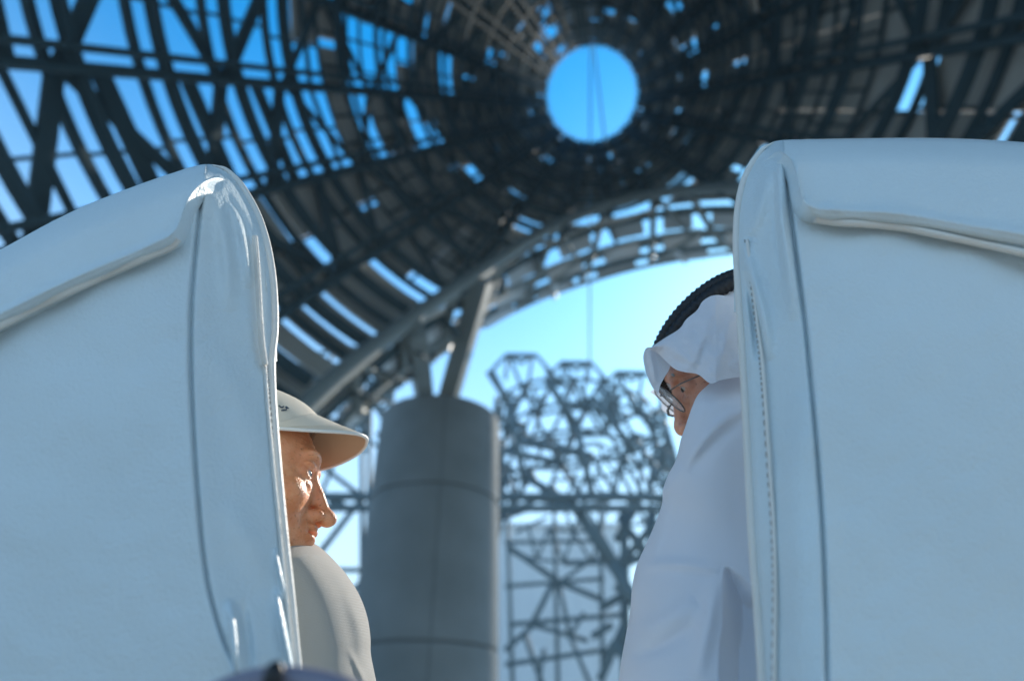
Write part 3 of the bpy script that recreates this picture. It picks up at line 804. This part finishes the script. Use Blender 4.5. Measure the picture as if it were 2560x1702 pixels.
# right seat
eR = [(1935, 356), (1905, 375), (1880, 412), (1860, 455), (1848, 510), (1843, 570), (1843, 640), (1850, 760), (1858, 880), (1865, 1000), (1875, 1200), (1885, 1380), (1897, 1530), (1908, 1702), (1918, 1850)]
pR = [((1842, 760), (1850, 765)), ((1842, 690), (1851, 695)), ((1842, 620), (1853, 625)), ((1845, 540), (1857, 545)), ((1853, 475), (1868, 482)), ((1868, 430), (1884, 440)), ((1888, 395), (1906, 408)), ((1910, 370), (1930, 388)), ((1928, 357), (1952, 381)),
      ((1945, 352), (1970, 392)), ((1962, 350), (1983, 412)), ((1980, 349), (1993, 445)), ((2000, 349), (2000, 480)), ((2022, 348), (2009, 510)), ((2050, 348), (2032, 530)), ((2090, 347), (2085, 537)), ((2160, 346), (2155, 540)), ((2260, 345), (2255, 548)),
      ((2370, 346), (2360, 565)), ((2470, 350), (2460, 583)), ((2560, 356), (2560, 602)), ((2700, 368), (2700, 632)), ((2850, 385), (2850, 665))]
seat('white leatherette seat with a level folded top cover, beside the man in the white headscarf',
     [(1935, 356), (1985, 352), (2100, 350), (2300, 347), (2420, 350), (2560, 356), (2850, 388)], [(2850, 388), (2850, 1100), (2850, 1850)],
     [(1918, 1850), (2400, 1850), (2850, 1850)], eR, True,
     [(1960, 380), (1966, 440), (1976, 530), (1990, 640), (2012, 800), (2028, 960), (2042, 1120), (2055, 1300), (2063, 1500), (2067, 1700), (2070, 1850)], pR,
     [([(1925, 420), (1905, 500), (1880, 590)], 18, 0.003), ([(1945, 410), (1950, 520), (1965, 640), (1985, 800)], 15, 0.004), ([(1936, 430), (1940, 560), (1955, 700)], 8, -0.002), ([(1858, 600), (1880, 690), (1910, 800), (1925, 900)], 16, 0.004),
      ([(1865, 680), (1882, 780), (1895, 900)], 9, -0.004), ([(2010, 980), (1990, 1200), (2000, 1500), (2000, 1800)], 40, 0.003)],
     0.405, None, eR, None,
     [(1868, 600), (1880, 690), (1893, 800), (1905, 900), (1913, 1000), (1925, 1180), (1936, 1350), (1938, 1500), (1936, 1702), (1938, 1840)],
     [(2036, 541), (2090, 549), (2160, 553), (2260, 563), (2360, 583), (2460, 604), (2560, 626), (2700, 660), (2850, 700)])

# ------------------------------------------------------------------ people
def surface_nets(f, lo, hi, h):
    lo = np.array(lo, float); n = np.ceil((np.array(hi) - lo) / h).astype(int) + 1
    g_ = [lo[i] + h * np.arange(n[i]) for i in range(3)]
    X, Y, Z = np.meshgrid(*g_, indexing='ij'); F = f(X, Y, Z)
    ins = F < 0; nx, ny, nz = F.shape
    cnt = np.zeros((nx - 1, ny - 1, nz - 1), int); acc = np.zeros((nx - 1, ny - 1, nz - 1, 3)); ne = np.zeros((nx - 1, ny - 1, nz - 1))
    cs = [(a, b, c) for a in (0, 1) for b in (0, 1) for c in (0, 1)]
    sl_ = lambda A, o: A[o[0]:nx - 1 + o[0], o[1]:ny - 1 + o[1], o[2]:nz - 1 + o[2]]
    for o in cs: cnt += sl_(ins, o)
    act = (cnt > 0) & (cnt < 8)
    for o in cs:
        for ax in range(3):
            if o[ax]: continue
            o2 = list(o); o2[ax] = 1
            fa, fb = sl_(F, o)[act], sl_(F, o2)[act]; m = (fa < 0) != (fb < 0)
            t = np.where(m, fa / np.where(m, fa - fb, 1), 0)
            v = np.zeros((len(fa), 3)); v += np.array(o); v[:, ax] += t
            tmp = np.zeros_like(v); tmp[m] = v[m]
            acc[act] += tmp; ne[act] += m
    idx = np.full(act.shape, -1); idx[act] = np.arange(act.sum())
    ii = np.argwhere(act); V = lo + h * (ii + acc[act] / ne[act][:, None])
    faces = []
    for ax in range(3):
        b, c = [(1, 2), (2, 0), (0, 1)][ax]
        s0 = [slice(None)] * 3; s1 = [slice(None)] * 3; s0[ax] = slice(0, -1); s1[ax] = slice(1, None)
        A, B_ = ins[tuple(s0)], ins[tuple(s1)]
        e = np.argwhere(A != B_)
        e = e[(e[:, b] > 0) & (e[:, c] > 0) & (e[:, b] < np.array(F.shape)[b] - 1) & (e[:, c] < np.array(F.shape)[c] - 1)]
        fl = A[tuple(e.T)]
        def g2(db, dc):
            k = e.copy(); k[:, b] -= db; k[:, c] -= dc; return idx[tuple(k.T)]
        q = np.stack([g2(1, 1), g2(0, 1), g2(0, 0), g2(1, 0)], 1)
        q[~fl] = q[~fl][:, ::-1]; faces.append(q)
    return V, np.concatenate(faces)
def ell(X, Y, Z, c, r):
    a, b, d = (X - c[0]) / r[0], (Y - c[1]) / r[1], (Z - c[2]) / r[2]
    k0 = np.sqrt(a * a + b * b + d * d) + 1e-9; k1 = np.sqrt((a / r[0]) ** 2 + (b / r[1]) ** 2 + (d / r[2]) ** 2) + 1e-9
    return k0 * (k0 - 1) / k1
def cap_(X, Y, Z, a, b, ra, rb):
    a = np.array(a, float); d = np.array(b, float) - a
    t = np.clip(((X - a[0]) * d[0] + (Y - a[1]) * d[1] + (Z - a[2]) * d[2]) / (d @ d), 0, 1)
    return np.sqrt((X - a[0] - t * d[0]) ** 2 + (Y - a[1] - t * d[1]) ** 2 + (Z - a[2] - t * d[2]) ** 2) - (ra + (rb - ra) * t)
def su(a, b, k): h = np.clip(0.5 + 0.5 * (b - a) / k, 0, 1); return b + (a - b) * h - k * h * (1 - h)
def ss(a, b, k): h = np.clip(0.5 - 0.5 * (a + b) / k, 0, 1); return a + (-b - a) * h + k * h * (1 - h)
def head_field(nose=1.0, old=1.0, top=88):
    def f(X, Y, Z):
        A = np.abs(Y)
        if old: Z = np.where(Z < 0, Z * 1.10, Z)
        d = ell(X, Y, Z, (-5 - (88 - top) * 0.2, 0, 45 - (88 - top) * 0.5), (98 - (88 - top) * 0.2, 76 - (88 - top) * 0.1, top))
        d = su(d, ell(X, Y, Z, (38, 0, -25), (54, 60, 86)), 22)
        d = su(d, ell(X, Y, Z, (44, 0, -76), (46, 50, 36)), 18)
        d = su(d, ell(X, Y, Z, (80, 0, -101), (15, 21, 14)), 14)
        d = su(d, ell(X, A, Z, (83, 22, 22), (13, 27, 11)), 12)
        d = su(d, ell(X, A, Z, (60, 44, -30), (25, 20, 21)), 14)
        d = su(d, ell(X, Y, Z, (82, 0, -68), (19, 29, 20)), 12)
        # nose
        d = su(d, cap_(X, Y, Z, (88, 0, 6), (94 + 9 * nose, 0, -38), 7, 9), 9)
        tip = 92 + 14 * nose
        d = su(d, ell(X, Y, Z, (tip, 0, -46), (11, 10.5, 11)), 7)
        d = su(d, ell(X, A, Z, (97, 13, -47), (13, 7.5, 9)), 4)
        d = ss(d, ell(X, A, Z, (102, 7.5, -56), (7, 3.6, 5)), 2.5)
        # eye
        d = ss(d, ell(X, A, Z, (93, 32, 3), (15, 19, 11)), 9)
        d = su(d, ell(X, A, Z, (75.5, 32, 1), (13.6, 15.5, 13.2)), 3)
        d = ss(d, ell(X, A, Z, (90, 33, 0.0), (8.5, 13, 3.6)), 1.2)
        d = su(d, ell(X, A, Z, (83, 30, 10), (9, 18, 4)), 4) if old else d
        d = su(d, ell(X, A, Z, (82, 28, -14), (7, 13, 4)), 5)
        # mouth
        d = su(d, ell(X, A, Z, (98, 8, -63.5), (7.5, 15, 5)), 4)
        d = su(d, ell(X, Y, Z, (95, 0, -75.5), (9, 20, 6)), 4)
        d = ss(d, ell(X, Y, Z + 0.012 * Y * Y * 0.3, (103, 0, -69.2), (15, 27, 2.6 if old else 1.7)), 2.2)
        # folds
        d = ss(d, cap_(X, A, Z, (90, 25, -50), (86, 36, -74), 3.0, 2.0), 4)
        d = ss(d, cap_(X, A, Z, (88, 35, -72), (76, 40, -98), 2.0, 2.0), 4)
        if old:
            d = ss(d, cap_(X, A, Z, (82, 42, -52), (70, 47, -92), 2.0, 1.5), 3)
            for q in ((68, 57, 8, 55, 66, 16), (69, 57, 2, 54, 66.5, 3), (68, 57, -4, 55, 66, -10), (84, 22, -9, 74, 48, -16)):
                d = ss(d, cap_(X, A, Z, q[:3], q[3:], 1.2, 1.0), 2.5)
        d = su(d, ell(X, A, Z, (-8, 76, -14), (17, 7, 30)), 5)
        d = su(d, cap_(X, Y, Z, (-22, 0, -60), (-48, 0, -190), 54, 60), 22)
        if old: d = d + 0.35 * np.sin(A * 0.9 + 0.5 * Z + 2 * np.sin(Z * .15)) * np.exp(-((X - 62) / 16) ** 2 - ((Z + 2) / 26) ** 2) + 0.5 * np.sin(Z * 0.75 + 1.5 * np.sin(A * .08)) * np.exp(-((X - 85) / 14) ** 2 - ((Z - 45) / 20) ** 2) + 0.6 * np.sin(X * .55 + A * .4) * np.exp(-((X - 62) / 14) ** 2 - ((Z + 70) / 28) ** 2)
        return d + 0.5 * np.sin(X * 0.21 + Z * 0.13) * np.sin(Z * 0.17 + A * 0.11) * (0.8 if old else 0.4)
    return f
def hand_arrays(c, fwd, side_):
    """a relaxed hand lying on a thigh: palm, four unequal bent fingers, a thumb from the side"""
    c = np.array(c); fw = np.array(fwd, float); fw /= np.linalg.norm(fw); sd_ = np.array(side_, float); up = np.array([0, 0, 1.0])
    def f(X, Y, Z):
        q = lambda a, b, d: tuple(c + fw * a + sd_ * b + up * d)
        d = cap_(X, Y, Z, q(-.035, 0, 0), q(.03, 0, .004), .026, .03)
        d = su(d, cap_(X, Y, Z, q(-.09, 0, .01), q(-.03, 0, 0), .028, .026), .01)
        for i, L in enumerate((.070, .080, .074, .058)):
            b = -.03 + .02 * i
            k1 = q(.045 + .45 * L, b * 1.1, .006); k2 = q(.045 + L, b * 1.15, -.016)
            d = su(d, cap_(X, Y, Z, q(.035, b, .004), k1, .0095, .0085), .004); d = su(d, cap_(X, Y, Z, k1, k2, .0085, .007), .003)
        d = su(d, cap_(X, Y, Z, q(-.02, -.025, 0), q(.02, -.055, -.006), .012, .0095), .006)
        d = su(d, cap_(X, Y, Z, q(.02, -.055, -.006), q(.05, -.05, -.016), .0095, .008), .003)
        return d
    return surface_nets(f, c - .15, c + .15, .004)
def body_field(p, clothes):
    """p: joints in metres"""
    def f(X, Y, Z):
        d = cap_(X, Y, Z, p['hip'], p['chest'], .150, .145)
        d = su(d, cap_(X, Y, Z, p['chest'], p['neck'], .10, .055), .06)
        for k in ('L', 'R'):
            d = su(d, cap_(X, Y, Z, p['sh' + k], p['el' + k], .056, .043), .05)
            d = su(d, cap_(X, Y, Z, p['el' + k], p['wr' + k], .042, .028), .02)
            d = su(d, cap_(X, Y, Z, p['hp' + k], p['kn' + k], .085, .06), .05)
            d = su(d, cap_(X, Y, Z, p['kn' + k], p['an' + k], .058, .04), .03)
        return d - (0.014 if clothes else 0.0)
    return f
def mesh_from(name, parts, mat, parent):
    V = np.zeros((0, 3)); F = []
    for v, f in parts:
        F += (f + len(V)).tolist(); V = np.concatenate([V, v])
    off = np.zeros(3)
    if parent is not None: off = np.array(parent.location)
    me = bpy.data.meshes.new(name); me.from_pydata((V - off).tolist(), [], F)
    me.polygons.foreach_set('use_smooth', [True] * len(F)); me.update(); me.materials.append(mat)
    return link(name, me, parent)
def head_world(field, org, Rm, step=2.0, lo=(-112, -88, -150), hi=(128, 88, 140)):
    v, f = surface_nets(field, lo, hi, step)
    return org + (v / 1000.0) @ Rm.T, f
def joints(cx, cy, cz, lean):
    p = dict(hip=(cx, cy + .02, cz - .42), chest=(cx + lean * .5, cy, cz - .12), neck=(cx + lean, cy, cz + .06))
    for k, s_ in (('L', -1), ('R', 1)):
        p['sh' + k] = (cx + lean * .6 + s_ * .165, cy, cz - .06); p['el' + k] = (cx + s_ * .20, cy + .10, cz - .33); p['wr' + k] = (cx + s_ * .13, cy + .30, cz - .37)
        p['hp' + k] = (cx + s_ * .09, cy + .05, cz - .45); p['kn' + k] = (cx + s_ * .12, cy + .46, cz - .42); p['an' + k] = (cx + s_ * .12, cy + .48, cz - .80)
    return p
def person(label, org, Rm, field, p, mat, hands_mat):
    hv, hf = head_world(field, org, Rm)
    bv, bf = surface_nets(body_field(p, False), (p['hip'][0] - .42, p['hip'][1] - .3, .22), (p['hip'][0] + .42, p['hip'][1] + .65, p['neck'][2] + .12), .014)
    parts = [(hv, hf), (bv, bf)]
    for k in ('L', 'R'): parts.append(hand_arrays(np.array(p['wr' + k]) + np.array([0, .09, -.0]), (0, 1, -.1), (-1 if k == 'L' else 1, 0, 0)))
    o = mesh_from('person', parts, mat, None)
    return tag(o, label, 'person', 'people on the white seats')
def clothe(name, o, p, mat):
    v, f = surface_nets(body_field(p, True), (p['hip'][0] - .42, p['hip'][1] - .3, .30), (p['hip'][0] + .42, p['hip'][1] + .65, p['neck'][2] - .02), .014)
    return mesh_from(name, [(v, f)], mat, o)
def sphere_obj(name, c, r, mat, parent, n=16):
    mb = MB(); vs = []; fs = []
    for i in range(n + 1):
        for j in range(n * 2):
            a, b = math.pi * i / n, math.pi * j / n
            vs.append((c[0] + r[0] * math.sin(a) * math.cos(b), c[1] + r[1] * math.sin(a) * math.sin(b), c[2] + r[2] * math.cos(a)))
    m = n * 2
    for i in range(n):
        for j in range(m): fs.append((i * m + j, (i + 1) * m + j, (i + 1) * m + (j + 1) % m, i * m + (j + 1) % m))
    mb.add(vs, fs); return mb.build(name, mat, parent, True)
def toworld(org, Rm, pts): return org + (np.array(pts, float) / 1000.0) @ Rm.T

# the man in the cap: turned to the right, seen from his right side and from below
YL = 0.765
ya = R(15.0)
RL = np.array([[math.cos(ya), -math.sin(ya), 0], [math.sin(ya), math.cos(ya), 0], [0, 0, 1.0]])
oL = at_y(804, 1171, YL) - RL @ np.array([0.0965, 0, 0.022])
pLb = joints(oL[0] - .10, YL + .02, oL[2] - .12, .06)
manL = person('man in a cream cap and grey linen jacket turned in profile to the right', oL, RL, head_field(1.55, 1, 66), pLb, M['skin_a'], None)
for s_ in (-1, 1):
    e = sphere_obj('eye', toworld(oL, RL, [(75, 32 * s_, 0.5)])[0], (.0125,) * 3, M['eye'], manL)
    sphere_obj('iris', toworld(oL, RL, [(83.2, 33 * s_, 0.3)])[0], (.0052,) * 3, M['iris'], e, 8)
# cap: crown, curved brim, stitching, a scrap of embroidered lettering
def crown_mesh(org, Rm, n=48, m=26):
    P = np.zeros((m, n + 1, 3))
    for i in range(m):
        t = i / (m - 1)
        for j in range(n + 1):
            a = 2 * math.pi * j / n; ca, sa = math.cos(a), math.sin(a)
            zb = 36 + 50 * max(0, ca) ** 3 - 4 * max(0, -ca)
            z = zb + (119 - zb) * math.sin(t * math.pi / 2) ** (1.0 + 0.6 * max(0, ca))
            k = math.cos(t * math.pi / 2) ** 0.80 if t < 1 else 0.0
            rx = 92 if ca > 0 else 108
            P[i, j] = (-6 + rx * ca * k * (0.985 if ca > 0 else 1), 82 * sa * k, z)
    return toworld(org, Rm, P.reshape(-1, 3)).reshape(m, n + 1, 3)
capo = tag(empty('baseball_cap', (0, 0, 0)), 'cream curved-brim cap worn by the man in grey linen', 'cap')
grid_mesh('crown', crown_mesh(oL, RL), M['cap'], capo)
def brim_pt(s_, t, dz=0.0):
    xr = 22 + 58 * math.sqrt(max(0, 1 - s_ * s_)); xo = 30 + 117 * max(0, 1 - abs(s_) ** 2.3) ** 0.55
    x = xr + (max(xo, xr) - xr) * t
    z = 39 + (1 - abs(s_) ** 2.0) * (50 - 22 * t) - 2 * t + dz
    return (x, 74 * s_ * (1 - .02 * t), z)
ns_, nt_ = 61, 16
ss_ = np.sin(np.linspace(-math.pi / 2, math.pi / 2, ns_))
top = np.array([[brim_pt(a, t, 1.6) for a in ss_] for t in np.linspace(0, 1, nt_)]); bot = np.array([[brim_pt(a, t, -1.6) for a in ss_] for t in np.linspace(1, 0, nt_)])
grid_mesh('brim', toworld(oL, RL, top.reshape(-1, 3)).reshape(nt_, ns_, 3), M['cap'], capo)
grid_mesh('brim_underside', toworld(oL, RL, bot.reshape(-1, 3)).reshape(nt_, ns_, 3), M['brim_bounce'], capo)  # underside of the brim, its tan stands for bounced light
mb = MB(); mb.tube(toworld(oL, RL, [np.array(brim_pt(a, 1.0)) + np.array([0.6, 0, 0]) for a in ss_]), 0.0023, 8); mb.build('brim_edge', M['piping'], capo, True)
mb = MB()
for t in (0.94, 0.84, 0.74, 0.64):
    mb.tube(toworld(oL, RL, [brim_pt(a, t, 1.9) for a in ss_[2:-2]]), 0.0004, 5)
mb.build('stitching', M['cap'], capo, True)
CRP = crown_mesh(oL, RL, 160, 90).reshape(-1, 3); CRX = proj(CRP)
def on_crown(px, py):
    d = np.hypot(CRX[:, 0] - px, CRX[:, 1] - py); c = np.where(d < d.min() + 5)[0]; k = c[np.argmin(CRX[c, 2])]
    return CAM + (CRP[k] - CAM) * 0.9985
mb = MB()
for pl in ([(700, 1008), (704, 1013), (711, 1011)], [(707, 1020), (713, 1021), (717, 1018), (719, 1014), (724, 1017)]):
    mb.tube(smooth_curve([on_crown(*q) for q in pl], 14), 0.0009, 6)
mb.build('embroidery', M['thread2'], capo, True)
# jacket
jk = clothe('jacket', manL, pLb, M['linen'])
Q = coons([(600, 1385), (660, 1352), (712, 1343), (760, 1349)], [(760, 1349), (790, 1360), (830, 1394), (870, 1440), (900, 1490), (918, 1540), (926, 1590), (927, 1632), (936, 1680), (944, 1720), (965, 1850)],
          [(600, 1850), (780, 1850), (965, 1850)], [(600, 1385), (600, 1600), (600, 1850)], 110, 130)
uu = np.linspace(0, 1, 110)[None]; vv = np.linspace(0, 1, 130)[:, None]
Yj = 0.84 - 0.155 * np.sqrt(np.clip(1 - (1.0 * uu) ** 4.0, 0, 1)) * np.clip(vv * 6, 0, 1) ** 0.5 + 0 * vv
Yj -= ridges(Q, [([(735, 1360), (790, 1450), (830, 1580), (850, 1700)], 30, 0.003), ([(770, 1365), (850, 1480), (880, 1600), (885, 1740)], 16, -0.003), ([(860, 1480), (905, 1580), (900, 1660)], 18, 0.006), ([(870, 1620), (905, 1690), (930, 1740)], 8, 0.006), ([(700, 1380), (715, 1500), (725, 1650)], 25, -0.003)])
UVj = np.stack([uu * 0.22 + 0 * vv, vv * 0.28 + 0 * uu], -1)
grid_mesh('sleeve', at_y(Q[..., 0], Q[..., 1], Yj), M['linen'], manL, uv=UVj, shell=(-.02, .09, 0))

# the man in the headscarf: bowed and turned to the left, seen from his left side and from below
YR = 0.78
def look(yw, bow, roll=0.0):
    a = np.array([-math.cos(bow) * math.cos(yw), math.cos(bow) * math.sin(yw), -math.sin(bow)])
    b = np.array([-math.sin(yw), -math.cos(yw), 0.0])
    c = np.cross(a, b); b, c = b * math.cos(roll) - c * math.sin(roll), c * math.cos(roll) + b * math.sin(roll)
    return a, b, np.stack([a, b, c], 1)
RP_ = look(R(33), R(27))[2]                 # the rope sits tilted on the head
cP_ = at_y(1688, 1086, YR) + RP_ @ np.array([-0.1205, 0, 0.123]) + np.array([0.026, 0, -0.021])
f_, l_, RRm = look(R(18), R(17), R(26))
oR = at_y(1688, 1086, YR) - RRm @ np.array([0.1165, 0, -0.050])
pRb = joints(oR[0] + .25, YR + .05, oR[2] - .16, -.16)
manR = person('man in white robe and headscarf with round glasses bowing to the left', oR, RRm, head_field(0.85, 0, 54), pRb, M['skin_b'], None)
for s_ in (-1, 1):
    e = sphere_obj('eye', toworld(oR, RRm, [(75, 32 * s_, 0.5)])[0], (.0125,) * 3, M['eye'], manR)
    sphere_obj('iris', toworld(oR, RRm, [(83.2, 33 * s_, -1)])[0], (.0055,) * 3, M['iris'], e, 8)
for s_ in (-1, 1):
    mb = MB(); mb.tube(toworld(oR, RRm, [(88 + 3 * t, s_ * (16 + 34 * t), 18 + 5 * math.sin(t * 3)) for t in np.linspace(0, 1, 8)]), [.002, .003, .0032, .003, .003, .0025, .002, .001], 6)
    mb.build('eyebrow', M['hair'], manR, True)
gl = tag(empty('eyeglasses', (0, 0, 0)), 'round thin-framed glasses worn by the man in the headscarf', 'glasses')
for s_ in (-1, 1):
    a = np.linspace(0, 2 * math.pi, 41)
    pts = toworld(oR, RRm, [(108 + 8.5 * math.sin(t) - 0.10 * abs(24 * math.cos(t) + 33), 33 * s_ + 23.5 * math.cos(t), -6 + 21 * math.sin(t)) for t in a])
    mb = MB(); mb.tube(pts, 0.0010, 8); rimo = mb.build('rim', M['metal'], gl, True)
    c = pts[:-1].mean(0); mb = MB(); nrm = f_ * 0.0006
    mb.add(list(pts[:-1] * .97 + c * .03 + nrm) + list(pts[:-1] * .97 + c * .03 - nrm) + [c + nrm * 3, c - nrm * 1], [(i, (i + 1) % 40, 80) for i in range(40)] + [(40 + (i + 1) % 40, 40 + i, 81) for i in range(40)] + [(i, 40 + i, 40 + (i + 1) % 40, (i + 1) % 40) for i in range(40)])
    mb.build('lens', M['glass'], gl, True)
    mb = MB(); mb.tube(toworld(oR, RRm, [(104, s_ * 56, 4), (90, s_ * 70, 6), (0, s_ * 78, 6), (-15, s_ * 77, -8)]), 0.0009, 6); mb.build('temple', M['metal'], gl, True)
    mb = MB(); mb.tube(toworld(oR, RRm, [(106, s_ * 13, -12), (112, s_ * 9, -17), (113, s_ * 7, -23), (108, s_ * 8, -27)]), 0.0012, 6); mb.build('nose_pad', M['metal'], gl, True)
mb = MB(); mb.tube(toworld(oR, RRm, [(107, -10, 2), (112, 0, 5), (107, 10, 2)]), 0.0013, 6); mb.build('bridge', M['metal'], gl, True)
# head rope: two stacked ribbed rings
agal = tag(empty('head_rope', (0, 0, 0)), 'black ribbed double head rope ring on the white headscarf', 'head rope')
for k, dz in enumerate((0, 15)):
    mb = MB(); n1, n2 = 300, 14; vs = []
    for i in range(n1):
        a = 2 * math.pi * i / n1; cx_, sy_ = math.cos(a), math.sin(a)
        for j in range(n2):
            b = 2 * math.pi * j / n2; rr = 9.5 + 0.9 * math.cos(a * 75 + b)
            rad_x, rad_y = 101 - 4 * k + rr * math.cos(b), 84 - 4 * k + rr * math.cos(b)
            vs.append((rad_x * cx_, rad_y * sy_, dz - 7.5 - 8 * cx_ + rr * math.sin(b)))
    mb.add(toworld(cP_, RP_, vs), [(i * n2 + j, ((i + 1) % n1) * n2 + j, ((i + 1) % n1) * n2 + (j + 1) % n2, i * n2 + (j + 1) % n2) for i in range(n1) for j in range(n2)])
    mb.build('cord_ring', M['rope'], agal, True)
# headscarf: cap under the rope, near drape, front fold, far flap
sc = tag(empty('headscarf', (0, 0, 0)), 'white headscarf draped under a black rope ring', 'headscarf')
v, f = surface_nets(lambda X, Y, Z: np.maximum(ell(X, Y, Z, (0, 0, -25), (97, 80, 62)), -32 - Z), (-120, -100, -50), (110, 100, 80), 4)
mesh_from('crown_cloth', [(toworld(cP_, RP_, v), f)], M['scarf'], sc)
Q = coons([(1628, 868), (1660, 846), (1698, 822), (1716, 798), (1742, 776), (1758, 752), (1786, 738), (1825, 742), (1860, 756), (1930, 770)], [(1930, 770), (1930, 850), (1930, 940)],
          [(1620, 873), (1641, 880), (1663, 901), (1687, 922), (1712, 930), (1745, 936), (1776, 958), (1803, 950), (1860, 941), (1930, 940)], [(1628, 868), (1624, 870), (1620, 873)], 110, 60)
uu = np.linspace(0, 1, 110)[None]; vv = np.linspace(0, 1, 60)[:, None]
Ys = np.interp(Q[..., 0], [1615, 1660, 1720, 1790, 1900], [.688, .680, .650, .630, .635]) - 0.012 * np.sin(np.pi * vv)
Ys -= ridges(Q, [([(1790, 745), (1765, 820), (1735, 900), (1720, 928)], 12, 0.004), ([(1730, 800), (1760, 850), (1840, 900)], 16, -0.003), ([(1830, 760), (1815, 850), (1790, 940)], 14, 0.004), ([(1690, 850), (1700, 880), (1740, 930)], 10, 0.002), ([(1650, 870), (1700, 905), (1760, 925)], 8, -0.002)])
Ys += 0.0012 * soft_noise(Q / 21.0) + 0.0004 * soft_noise(Q / 8.0 + 3)
grid_mesh('near_drape', at_y(Q[..., 0], Q[..., 1], Ys), M['scarf'], sc)
Q = coons([(1613, 872), (1620, 868), (1630, 868)], [(1630, 868), (1660, 884), (1676, 906), (1672, 925), (1660, 945), (1650, 965), (1646, 986)], [(1643, 984), (1645, 985), (1646, 986)], [(1613, 872), (1608, 890), (1611, 915), (1620, 945), (1631, 968), (1643, 984)], 40, 60)
uu = np.linspace(0, 1, 40)[None]; vv = np.linspace(0, 1, 60)[:, None]
grid_mesh('front_fold', at_y(Q[..., 0], Q[..., 1], 0.690 - 0.005 * uu + 0.03 * vv - ridges(Q, [([(1622, 875), (1632, 915), (1640, 960)], 8, .004)])), M['scarf'], sc)
Q = coons([(1623, 979), (1636, 970), (1650, 950), (1664, 925)], [(1664, 925), (1674, 960), (1686, 1000), (1700, 1050)], [(1686, 1044), (1692, 1047), (1700, 1050)], [(1623, 979), (1640, 992), (1652, 1004), (1655, 1022), (1668, 1034), (1686, 1044)], 40, 50)
uu = np.linspace(0, 1, 40)[None]; vv = np.linspace(0, 1, 50)[:, None]
grid_mesh('far_flap', at_y(Q[..., 0], Q[..., 1], 0.875 - 0.02 * uu + 0.0 * vv - ridges(Q, [([(1640, 985), (1665, 1000), (1690, 1035)], 8, .005)])), M['scarf'], sc)
# robe
rb = clothe('robe', manR, pRb, M['white_cotton'])
Q = coons([(1775, 957), (1820, 946), (1880, 938), (1990, 945)], [(1990, 945), (1990, 1400), (1990, 1850)], [(1535, 1850), (1760, 1850), (1990, 1850)],
          [(1775, 957), (1746, 985), (1729, 1020), (1712, 1070), (1702, 1098), (1690, 1148), (1670, 1188), (1658, 1222), (1655, 1258), (1641, 1300), (1615, 1360), (1591, 1415), (1580, 1470), (1575, 1530), (1564, 1590), (1553, 1650), (1547, 1702), (1535, 1850)], 130, 170)
uu = np.linspace(0, 1, 130)[None]; vv = np.linspace(0, 1, 170)[:, None]
st_r = np.clip((Q[..., 1] - 1000) / 420, 0, 1); st_r = st_r * st_r * (3 - 2 * st_r)
Yr = .688 + .112 * st_r - (.05 + .075 * st_r) * np.sqrt(np.clip(1 - (1 - uu) ** 2.4, 0, 1)) * np.clip(vv * 8 + 0.25, 0, 1) ** 0.5
db, fb, sb = dist_poly(Q, [(1890, 1470), (1850, 1435), (1812, 1418), (1806, 1480), (1806, 1560), (1797, 1620), (1795, 1720), (1790, 1850)])
inside = (Q[..., 1] > 1418) & (sb < 0)
Yr += np.where(inside, 0.030 * np.clip(db / 50, 0, 1), 0)
Yr -= 1.5 * ridges(Q, [([(1880, 1010), (1800, 1060), (1730, 1140), (1672, 1230)], 16, 0.004), ([(1870, 1040), (1790, 1100), (1720, 1180)], 18, -0.003), ([(1600, 1420), (1660, 1408), (1740, 1412), (1800, 1425)], 14, 0.004), 
                     ([(1790, 1440), (1770, 1560), (1740, 1700)], 22, 0.006), ([(1600, 1580), (1680, 1540), (1740, 1500)], 26, 0.004), ([(1580, 1640), (1660, 1610), (1740, 1560)], 18, -0.004), ([(1855, 1100), (1850, 1250), (1870, 1380)], 40, -0.002), ([(1680, 1240), (1650, 1330), (1620, 1420)], 16, 0.004)])
grid_mesh('sleeve', at_y(Q[..., 0], Q[..., 1], Yr), M['white_cotton'], manR, shell=(.02, .09, 0))

# ------------------------------------------------------------------ grab handle close to the lens, and the deck the seats stand on
hd = tag(empty('grab_handle', (0, 0, 0)), 'blurred curved grey plastic grab handle with a black stud behind the white seat', 'handle')
c = smooth_curve([(470, 1800), (540, 1738), (610, 1708), (690, 1696), (770, 1702), (850, 1722), (930, 1762), (990, 1810)], 50)
mb = MB(); mb.tube(at_y(c[:, 0], c[:, 1], 0.36), 0.0062, 12); mb.build('bar', M['plastic'], hd, True)
sphere_obj('stud', at_y(683, 1692, 0.348), (.0052, .004, .0075), M['black'], hd, 10)
mb = MB(); mb.box((0, 1.0, 0.27), (2.2, 2.4, 0.10))
tag(mb.build('cart_deck', M['deck']), 'pale cart deck that carries the white seats', 'deck')


# ------------------------------------------------------------------ dusty air
mh = bpy.data.materials.new('dusty_air'); mh.use_nodes = True
t_ = mh.node_tree; t_.nodes.remove(t_.nodes['Principled BSDF'])
pv = t_.nodes.new('ShaderNodeVolumePrincipled'); pv.inputs['Color'].default_value = (0.55, 0.83, 1.0, 1); pv.inputs['Density'].default_value = 0.0013
t_.links.new(pv.outputs[0], t_.nodes['Material Output'].inputs['Volume'])
mb = MB(); mb.box((0, 10, 29), (1900, 1900, 60))
tag(mb.build('haze', mh), kind='stuff')
